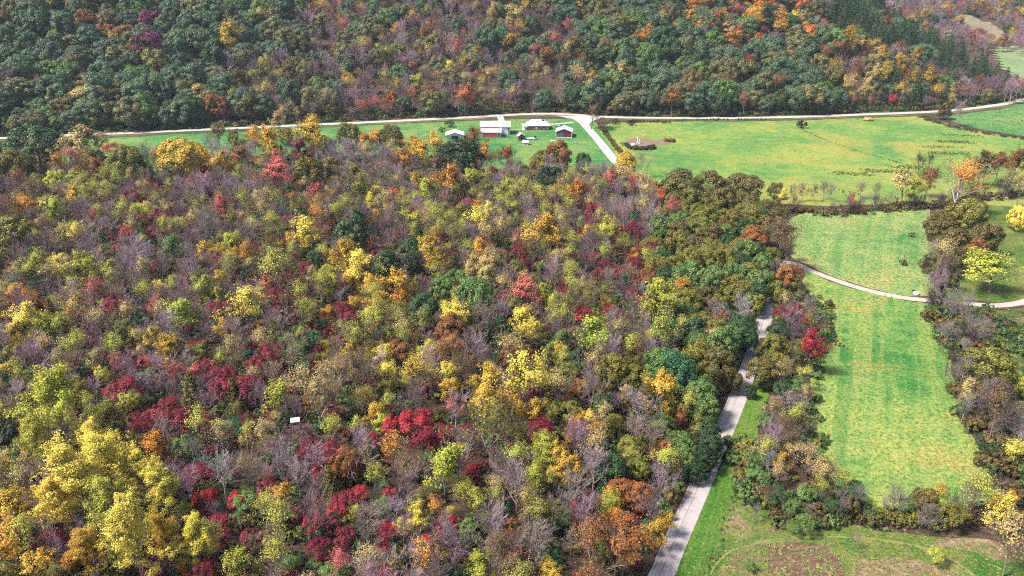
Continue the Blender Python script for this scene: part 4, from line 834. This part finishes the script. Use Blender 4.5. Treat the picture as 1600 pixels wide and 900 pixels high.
# ---- other small plants on the right: snag, bushes
def bush(px, s, c, label, name='bush'):
    r = np.random.default_rng(int(px[0]*3+px[1])); P = at(*px)
    t, pr = put_tree('U', c, (P[0], P[1], .03), s, s, r.uniform(0, 6), r); t.name = name
    tag(t, label, 'bush', 'low bushes')
bush((1410,414), 1.1, 'br', 'brown bush round the foot of the dead snag'); bush((1424,370), 1.0, 'br', 'small dark bush alone in the upper hay field')
bush((1310,540), .9, 'ta', 'small tan weed clump in the big hay field'); bush((703,199), 2.2, 'dg', 'dark bush beside the gravel road above the carport')
bush((986,196), 1.8, 'vd', 'black-green bush at the pasture corner nearest the junction'); bush((962,194), 1.8, 'vd', 'blackish bush right beside the gravel road in the pasture'); bush((946,208), 1.4, 'vd', 'small black bush beside the brown weedy ditch'); bush((690,206), 1.6, 'gr' if False else 'ol', 'grey-green bush in meadow left of the carport')
bush((1252,200), 2.4, 'vd', 'dark bush at the head of the pasture drain line')
sn = empty('dead_snag', at3(1409.5, 414)); tag(sn, 'tall dead pointed snag standing alone in the upper hay field', 'snag')
MB().tube((0,0,0),(.1,.1,4.5),.28,.18,7).tube((.1,.1,4.5),(.25,.1,8.6),.18,.03,7).build('trunk', WOOD, sn)
for q in ((.1,.1,3.4,1.2,.3,4.2),(.1,.1,2.6,-1.0,-.2,3.2),(.2,.1,5.2,.9,.2,5.7)): MB().tube(q[:3], q[3:], .09, .03, 5).build('limb', WOOD, sn)

# ================================================================== the mass of the wood as instances
def scatter_group():
    g = bpy.data.node_groups.new('tree_scatter', 'GeometryNodeTree')
    g.interface.new_socket('Geometry', in_out='INPUT', socket_type='NodeSocketGeometry'); g.interface.new_socket('Geometry', in_out='OUTPUT', socket_type='NodeSocketGeometry')
    gi = g.nodes.new('NodeGroupInput'); go = g.nodes.new('NodeGroupOutput'); jn = g.nodes.new('GeometryNodeJoinGeometry')
    def named(n, typ):
        a = g.nodes.new('GeometryNodeInputNamedAttribute'); a.data_type = typ; a.inputs['Name'].default_value = n; return [o for o in a.outputs if o.enabled and o.name == 'Attribute'][0]
    kind, rot, scl = named('proto', 'INT'), named('rot', 'FLOAT_VECTOR'), named('scl', 'FLOAT_VECTOR')
    idx = 0; ids = {}
    for form in PROTO:
        for k, pr in enumerate(PROTO[form]):
            if 'obj' not in pr: continue
            ids[(form, k)] = idx
            cmp = g.nodes.new('FunctionNodeCompare'); cmp.data_type = 'INT'; cmp.operation = 'EQUAL'
            ia = [s for s in cmp.inputs if s.enabled and s.type == 'INT']; g.links.new(kind, ia[0]); ia[1].default_value = idx
            for ob in pr['obj']:
                oi = g.nodes.new('GeometryNodeObjectInfo'); oi.transform_space = 'ORIGINAL'; oi.inputs[0].default_value = ob
                ip = g.nodes.new('GeometryNodeInstanceOnPoints')
                g.links.new(gi.outputs[0], ip.inputs['Points']); g.links.new(cmp.outputs[0], ip.inputs['Selection']); g.links.new(oi.outputs['Geometry'], ip.inputs['Instance'])
                g.links.new(rot, ip.inputs['Rotation']); g.links.new(scl, ip.inputs['Scale']); g.links.new(ip.outputs[0], jn.inputs[0])
            idx += 1
    g.links.new(jn.outputs[0], go.inputs[0]); return g, ids
GN, IDS = scatter_group()
def mass(name, label, items):
    """items: list of (P, form, colour, s, sz)"""
    r = np.random.default_rng(len(items)); n = len(items); me = bpy.data.meshes.new(name)
    me.vertices.add(n); me.vertices.foreach_set('co', np.array([i[0] for i in items], dtype=np.float32).ravel())
    A = {k: np.zeros((n, 3), np.float32) for k in ('rot', 'scl', 'leaf_color', 'leaf_color_two', 'bark_color')}; pi = np.zeros(n, np.int32)
    for q, (P, form, c, s, sz) in enumerate(items):
        pi[q] = IDS[(form, int(r.integers(0, len(PROTO[form]))))]; A['rot'][q] = (r.normal()*.04, r.normal()*.04, r.uniform(0, 6.28)); A['scl'][q] = (s, s, sz)
        A['leaf_color'][q], A['leaf_color_two'][q] = leafcols(form, c, r); A['bark_color'][q] = barkcol(form, c, r)
    a = me.attributes.new('proto', 'INT', 'POINT'); a.data.foreach_set('value', pi)
    for k, v in A.items():
        a = me.attributes.new(k, 'FLOAT_VECTOR', 'POINT'); a.data.foreach_set('vector', v.ravel())
    o = obj(name, me); md = o.modifiers.new('scatter', 'NODES'); md.node_group = GN
    return tag(o, label, None, None, 'stuff')
def poisson(pts, dmin, taken=None):
    """keep points at least dmin apart (grid hashing); taken = [(x, y, radius)]"""
    cell = dmin; grid = {}; out = []
    tk = {}
    if taken is not None:
        for (x, y, rr) in taken:
            for i in range(int((x-rr)//10), int((x+rr)//10)+1):
                for j in range(int((y-rr)//10), int((y+rr)//10)+1): tk.setdefault((i, j), []).append((x, y, rr))
    for i, (x, y) in enumerate(pts):
        if any((x-a)**2+(y-b_)**2 < rr*rr for a, b_, rr in tk.get((int(x//10), int(y//10)), ())): continue
        ci, cj = int(x//cell), int(y//cell)
        if any((x-px_)**2+(y-py_)**2 < dmin*dmin for u in (-1, 0, 1) for v in (-1, 0, 1) for (px_, py_) in grid.get((ci+u, cj+v), ())): continue
        grid.setdefault((ci, cj), []).append((x, y)); out.append(i)
    return np.array(out, int)
WOODS = [(-420,300),(0,264),(140,274),(230,272),(330,254),(400,250),(520,248),(640,248),(700,256),(780,272),(860,272),(940,282),(1000,302),(1060,326),(1150,336),(1210,345),(1225,400),(1236,440),(1262,480),(1262,560),(1252,620),(1262,690),(1300,760),(1345,800),(1260,806),(1195,795),(1150,765),(1120,780),(1040,960),(1000,1060),(-420,1060)]
WP = np.array([at(*p)[:2] for p in WOODS])
near_xy = np.array([t['P'][:2] for t in TREES if t['near']]); near_t = [t for t in TREES if t['near']]
def cand_pts(poly, n, r):
    a, b_ = poly.min(0), poly.max(0); q = r.uniform(a, b_, (n, 2)); return q[inside(q, poly)]
r = np.random.default_rng(5)
Q = cand_pts(WP, 60000, r); dl = dist_line(Q, PAVED); ok = (dl > 5.2) | ((dl > 2.9) & (Q[:, 1] > at(1190, 500)[1]))
L0 = PAVED[:160]; T0 = np.gradient(L0, axis=0); T0 /= np.linalg.norm(T0, axis=1)[:, None]
# keep the right-hand verge open
dd = ((Q[:, None, :2]-L0[None, ::4])**2).sum(-1); j = dd.argmin(1)*4; side = (Q[:, 0]-L0[j, 0])*T0[j, 1]-(Q[:, 1]-L0[j, 1])*T0[j, 0]
ok &= ~((side > 0) & (side < 11.5) & (np.sqrt(dd.min(1)) < 14) & (Q[:, 1] < at(1160, 615)[1]))
ok &= ~inside(Q, np.array([at(*p)[:2] for p in [(508,490),(536,500),(530,550),(520,600),(512,670),(462,670),(470,600),(482,545)]]))
Q = Q[ok]
taken = [(*at(461, 657, 7.0)[:2], 5.0), (*at(461, 672, 6.0)[:2], 5.0)]+[(t['P'][0], t['P'][1], t['R']*(.85 if t['form'] != 'S' else .8)) for t in near_t]+[(t['P'][0]*(1-t['R']*.85/np.hypot(*t['P'][:2])), t['P'][1]*(1-t['R']*.85/np.hypot(*t['P'][:2])), t['R']*.60) for t in near_t if t['form'] in 'OLPYSC' and t['R'] > 2.5]
ki = poisson(Q, 6.1, taken); F = Q[ki]
PAL = (['B,pu','B,li','B,pu','H,ta','B,li','H,yg','B,tb'], ['H,ol','H,yg','L,ol','H,ta','H,yg','B,tb','H,ta'], ['S,cr','B,pu','S,cr','S,cr','H,ta','B,li','H,ru'])
items = []
for (x, y) in F:
    d2 = ((near_xy-[x, y])**2).sum(1); order = np.argsort(d2)[:4]; t = near_t[order[int(r.integers(0, 2))]]; px_, py_, _ = pix([x, y, 9.])
    if px_ > 1020 and py_ < 640 and px_ < 1215 and r.random() < .8: form, c = 'O', ['ol', 'g', 'g', 'bo', 'dg', 'ol'][int(r.integers(0, 6))]
    elif px_ > 1120 and py_ > 560: form, c = ['H,ta', 'B,li', 'B,pu', 'S,g', 'H,br', 'S,dg', 'B,tb', 'H,yg'][int(r.integers(0, 8))].split(',')
    elif r.random() < (.62 if t['form'] == 'S' and t['c'] in ('cr', 're') else .42) and t['form'] in 'OLHBS' and t['c'] not in ('vd', 'or_', 'rg', 'wh', 'bg', 'o', 'pk'):
        form, c = t['form'], t['c']
        if c == 're': c = 'cr' if r.random() < .6 else 're'
        if c in ('y', 'gd') and r.random() < .75: form, c = 'H', dict(y='yg', gd='ol')[c]
    else:
        n1 = math.sin(x/23+1)+math.sin(y/31+2)+math.sin((x+y)/41)+r.normal()*.8
        P_ = PAL[0 if n1 > -.1 else (1 if n1 > -1.5 else 2)]; form, c = P_[int(r.integers(0, len(P_)))].split(',')
    big = 1.45 if (form == 'O' and px_ > 1020 and py_ < 620) else 1
    s = dict(O=.58, L=.68, H=.76, B=.80, S=.92)[form]*r.uniform(.62, 1.2)*big*(.78 if px_ > 1120 and py_ > 560 else 1)
    items.append(((x, y, 0), form, c, s, s*r.uniform(.85, 1.1)))
mass('woodland', 'crowded smaller autumn trees filling the near wood', items)
NFILL = len(items)
# undergrowth
Q2 = cand_pts(WP, 26000, r); Q2 = Q2[dist_line(Q2, PAVED) > 4.6]; dd = ((Q2[:, None, :2]-L0[None, ::4])**2).sum(-1); j = dd.argmin(1)*4; side = (Q2[:, 0]-L0[j, 0])*T0[j, 1]-(Q2[:, 1]-L0[j, 1])*T0[j, 0]
Q2 = Q2[~((side > 0) & (side < 12.5) & (np.sqrt(dd.min(1)) < 15) & (Q2[:, 1] < at(1160, 615)[1]))]
ki = poisson(Q2, 2.9); items = []
for (x, y) in Q2[ki]:
    c = ['g', 'dg', 'cr', 'ol', 'bg', 'cr', 'br', 'dg', 'ru'][int(r.integers(0, 9))]; s = r.uniform(.7, 1.7)
    if c in ('cr', 'ru') and pix([x, y, 1.])[0] > 1090: c = 'dg'
    items.append(((x, y, 0), 'U', c, s, s*r.uniform(.8, 1.3)))
mass('undergrowth', 'tangled bushes under the near wood', items)
# hedgerow brush along creek, brook, ditches and field edges
items = []
def brush(line_px, n, width, cols, s0, s1, forms='U'):
    Ln = smooth_line([at(*q) for q in line_px], 1.0)
    for _ in range(n):
        q = Ln[int(r.integers(0, len(Ln)))]+np.clip(r.normal(size=2), -1.5, 1.5)*width; s = r.uniform(s0, s1); f_ = forms[int(r.integers(0, len(forms)))]
        items.append(((q[0], q[1], .02), f_, cols[int(r.integers(0, len(cols)))], s*(1 if f_ == 'U' else .4), s*(1 if f_ == 'U' else .4)))
brush([(1205,326),(1290,334),(1350,331),(1420,325),(1480,322),(1530,312),(1600,303)], 230, 2.4, ['br', 'br', 'br', 'bo', 'ol'], .6, 1.4, 'UUUUB')
brush([(1500,325),(1478,360),(1470,400),(1474,450)], 120, 3.2, ['br', 'bo', 'ol', 'br'], .7, 1.6, 'UUUUB')
brush([(1480,485),(1500,525),(1515,560)], 110, 4.5, ['dg', 'br', 'ol', 'ol', 'g'], .8, 1.7, 'UUUUUB')
brush([(1525,500),(1560,520),(1580,545)], 70, 5.0, ['dg', 'ol', 'g', 'br'], .7, 1.5)
brush([(1510,600),(1540,650),(1575,720),(1590,760)], 150, 4.0, ['br', 'dg', 'ol', 'bo'], .8, 1.8, 'UUUUUB')
brush([(1240,812),(1340,806),(1420,814),(1500,812),(1560,800)], 95, 1.8, ['dg', 'br', 'ol', 'bo'], .6, 1.3, 'UUUUUB')
brush([(1165,700),(1180,760),(1220,800),(1290,800)], 120, 3.0, ['dg', 'g', 'br', 'ol'], .7, 1.5)
brush([(1284,470),(1288,520),(1262,600),(1266,680),(1300,770)], 120, 1.8, ['dg', 'g', 'ol', 'br'], .5, 1.2)
brush([(1438,183),(1470,194),(1520,206),(1570,213),(1640,222)], 120, 1.6, ['br', 'dg', 'br', 'bo'], .4, .9)
brush([(938,200),(950,215),(965,235),(975,246)], 90, .8, ['br', 'br', 'ol', 'bo'], .4, .9)
brush([(975,228),(990,233),(1010,234),(1025,231)], 46, 1.0, ['vd', 'br', 'dg'], .6, 1.2)
brush([(1040,221),(1052,222)], 12, .8, ['br', 'ru'], .6, 1.1)
brush([(1252,200),(1262,207),(1300,223),(1330,233),(1375,246),(1420,259)], 150, .35, ['g', 'ol'], .10, .24)
brush([(1060,188),(1200,187)], 40, 1.0, ['dg', 'ol'], .3, .6); brush([(990,190),(1045,192)], 30, .8, ['dg', 'br'], .4, .8)
for cx, cy, n in ((1490,222,40),(1482,240,40),(1500,212,26),(1420,262,36),(1380,268,40),(1330,272,30),(1470,230,20)):
    brush([(cx-28,cy-1),(cx+28,cy+1)], n*4, 2.2, ['g', 'ol', 'g'], .12, .3)
brush([(1080,300),(1220,302),(1330,300)], 120, 3, ['ol', 'yg'], .15, .4)
for q in PAVED[4:95]:
    for _ in range(2):
        T_ = np.array([0.91, -0.40])*(8.4+r.normal()*.5); s = r.uniform(.10, .30); items.append(((q[0]+T_[0]+r.normal()*.4, q[1]+T_[1]+r.normal()*.8, .05), 'U', ['dg', 'ol', 'br'][int(r.integers(0, 3))], s, s))
brush([(0,214),(200,206),(400,196)], 60, 1.2, ['br', 'dg', 'ta'], .4, .8)
mass('hedgerow_brush', 'dark tangled brush along the creek, ditches and field edges', items)
# grass tufts on the fields
items = []
def tufts(poly, n, cols, s0, s1, flat=.5):
    A = np.array([at(*p)[:2] for p in poly]); Qt = cand_pts(A, n, r)
    vis = pix(np.column_stack([Qt, np.zeros(len(Qt))]))[0] < 1660
    for x, y in Qt[vis]:
        s = r.uniform(s0, s1); items.append(((x, y, .02), 'U', cols[int(r.integers(0, len(cols)))], s, s*flat))
tufts(BIG_HAY, 5000, ['fg', 'fg', 'fy', 'fg', 'fy'], .08, .20, .4); tufts(UPPER_HAY, 2800, ['fg', 'fy', 'fg', 'fy'], .10, .22, .4)
tufts(LAWN, 5500, ['fg', 'fg', 'ft', 'fy'], .10, .26); tufts(PASTURE, 3500, ['fg', 'fy', 'fg', 'fy'], .14, .28, .4); tufts(FARM_MEADOW, 3500, ['fg'], .14, .3, .4)
tufts(YARD, 2500, ['fg', 'g'], .12, .26); tufts(MEADOW_EAST, 4000, ['fg', 'ol', 'ft'], .2, .5); tufts(CORNER, 2500, ['fg', 'fg', 'dg'], .15, .35)
tufts([(1112,905),(1135,875),(1186,850),(1300,856),(1318,880),(1330,905)], 500, ['ft', 'fy', 'fg', 'ft'], .1, .3); tufts([(1336,868),(1430,872),(1490,893),(1530,925),(1335,925)], 400, ['ft', 'ft', 'fy'], .1, .3)
mass('field_grass', 'short tufted grass growing over the fields and lawns', items)
# ---- hillside forest and far ridge
def zone(px_, py_, r):
    u = r.random()
    def pick(*a): return a[int(r.integers(0, len(a)))]
    if px_ > 1290 and py_ > (px_-1300)*.30-4 and py_ < 60+(px_-1300)*.28 and px_ < 1590: return 'N,dg' if u < .9 else pick('O,hg', 'L,ru')
    if px_ < 340:
        if u < .80: return 'O,hg'
        return pick('O,ho', 'O,ru', 'O,bo', 'L,ta', 'O,g', 'B,pu', 'O,ho', 'H,ta')
    if px_ < 480:
        if py_ < 90: return 'O,hg' if u < .62 else pick('O,ho', 'O,bo', 'L,ol', 'B,pu', 'H,ta')
        return pick('B,pu', 'B,li', 'H,ta', 'H,br', 'L,ho', 'H,yg', 'O,hg', 'O,bo', 'B,tb')
    if px_ < 760:
        return pick('B,pu', 'B,pu', 'B,li', 'B,li', 'H,ta', 'B,li', 'H,gd', 'L,ru', 'H,yg', 'L,ho', 'O,hg', 'H,pk', 'O,ho', 'B,tb', 'O,hg')
    if px_ < 900:
        if py_ < 95: return 'O,hg' if u < .5 else pick('H,ta', 'B,pu', 'L,ta', 'H,gd', 'O,bo', 'H,pk', 'B,li')
        return pick('B,pu', 'H,ta', 'H,ru', 'H,br', 'L,ho', 'O,hg', 'B,li', 'B,tb')
    if px_ < 1060: return 'O,hg' if u < .76 else pick('O,bo', 'L,o', 'L,ru', 'O,ho', 'L,ta')
    if px_ < 1300:
        if py_ < 85: return 'O,hg' if u < .34 else pick('L,o', 'O,o', 'O,or_', 'L,gd', 'L,ta', 'O,ru', 'H,pk', 'O,bo', 'B,pu', 'H,ru', 'O,ho', 'H,gd', 'B,li')
        return 'O,hg' if u < .70 else pick('O,bo', 'O,ho', 'O,bo', 'H,ru', 'O,ho')
    return pick('B,pu', 'L,ta', 'O,hg', 'O,hg', 'H,ru', 'H,gd', 'H,br', 'B,li', 'N,dg')
BBX = (-620, 470); items = []
Q = np.column_stack([r.uniform(-650, 480, 60000), r.uniform(430, 1010, 60000)])
yb = np.interp(Q[:, 0], BR[:, 0], BR[:, 1]); Z = hz(Q[:, 0], Q[:, 1]); px_, py_, dep = pix(np.column_stack([Q, Z+9]))
ok = (Q[:, 1] > yb+8.5) & (px_ > -160) & (px_ < 1760) & (py_ > -60) & ((Z > 1.2) | (Q[:, 1] < yb+22)) & ~((Q[:, 0] > 395) & (Z < 3))
Q = Q[ok]; taken = [(t['P'][0], t['P'][1], t['R']*.75) for t in TREES if not t['near']]
for x, y in Q[poisson(Q, 8.1, taken)]:
    z = float(hz(x, y)); a, b_, _ = pix([x, y, z+9]); form, c = zone(float(a), float(b_), r).split(',')
    if c == 'hg': c = ['hg', 'hg', 'hg', 'hg', 'hg', 'g', 'ho', 'dg'][int(r.integers(0, 8))]
    s = dict(O=1.42, L=1.15, H=1.15, B=1.15, N=1.15)[form]*r.uniform(.6, 1.3); edge = y < np.interp(x, BR[:, 0], BR[:, 1])+24
    items.append(((x, y, z-.1), form, c, s, s*r.uniform(.85, 1.1)*(.9 if edge else 1)))
E = smooth_line(BR[:, :2], 2.0)
for q in E:
    for _ in range(5):
        x, y = q[0]+r.normal()*1.5, q[1]+r.uniform(5.5, 26); z = float(hz(x, y)); s = r.uniform(.6, 1.6)
        items.append(((x, y, z-.05), 'U', ['dg', 'dg', 'br', 'vd', 'ol', 'g'][int(r.integers(0, 6))], s, s))
mass('hillside_forest', 'mixed green and autumn forest covering the hillside behind the gravel road', items)
NH = len(items); items = []
Q = np.column_stack([r.uniform(120, 1500, 60000), r.uniform(820, 2100, 60000)]); Z = hz(Q[:, 0], Q[:, 1]); px_, py_, dep = pix(np.column_stack([Q, Z+7]))
fal = inside(np.column_stack([px_, py_]), [(1495,15),(1530,20),(1565,42),(1592,62),(1565,72),(1532,56),(1500,40)])
val = (py_ > 72)
ok = (px_ > 1300) & (px_ < 1760) & (py_ > -50) & ~fal & ~val
Q = Q[ok]
for x, y in Q[poisson(Q, 9.5)]:
    c = ['B,li', 'B,li', 'B,pu', 'H,ta', 'L,li', 'H,pk', 'B,tb', 'O,dg', 'L,ru', 'L,gd'][int(r.integers(0, 10))]; form, c = c.split(','); s = r.uniform(.8, 1.3)
    items.append(((x, y, float(hz(x, y))-.1), form, c, s, s*.95))
for x_, y_, f_, c_, s in ((1548,68,'L','o',1.1),(1528,60,'L','mg',1.2),(1515,62,'L','mg',1.0),(1590,76,'B','li',1.5),(1596,80,'B','li',1.3),(1540,75,'B','li',1.2),(1570,68,'B','pu',1.2),(1555,72,'L','ta',1.),(1580,150,'B','li',1.2),(1572,148,'B','li',1.1),(1590,146,'H','pk',1.1),(1598,142,'B','li',1.1),(1604,138,'B','pu',1.2),(1586,132,'B','li',1.0)):
    P = on_terrain(x_, y_, 6)
    if P is not None: items.append(((P[0], P[1], P[2]), f_, c_, s, s))
mass('far_ridge_forest', 'hazy lilac woodland on the far ridge', items)
print('counts: individuals', len(TREES), 'fill', NFILL, 'hill', NH, 'far', len(items))
# ================================================================== air
hm = bpy.data.materials.new('haze'); hm.use_nodes = True; nt = hm.node_tree; nt.nodes.clear()
out = nt.nodes.new('ShaderNodeOutputMaterial'); pv = nt.nodes.new('ShaderNodeVolumePrincipled')
pv.inputs['Color'].default_value = (0.72, 0.84, 1.0, 1); pv.inputs['Density'].default_value = 0.00006; pv.inputs['Anisotropy'].default_value = 0.0
nt.links.new(pv.outputs[0], out.inputs['Volume'])
hb = MB().box((500, 2900, 190), (9400, 7400, 384)).build('haze', hm); tag(hb, 'thin pale air over the whole valley', None, None, 'stuff')
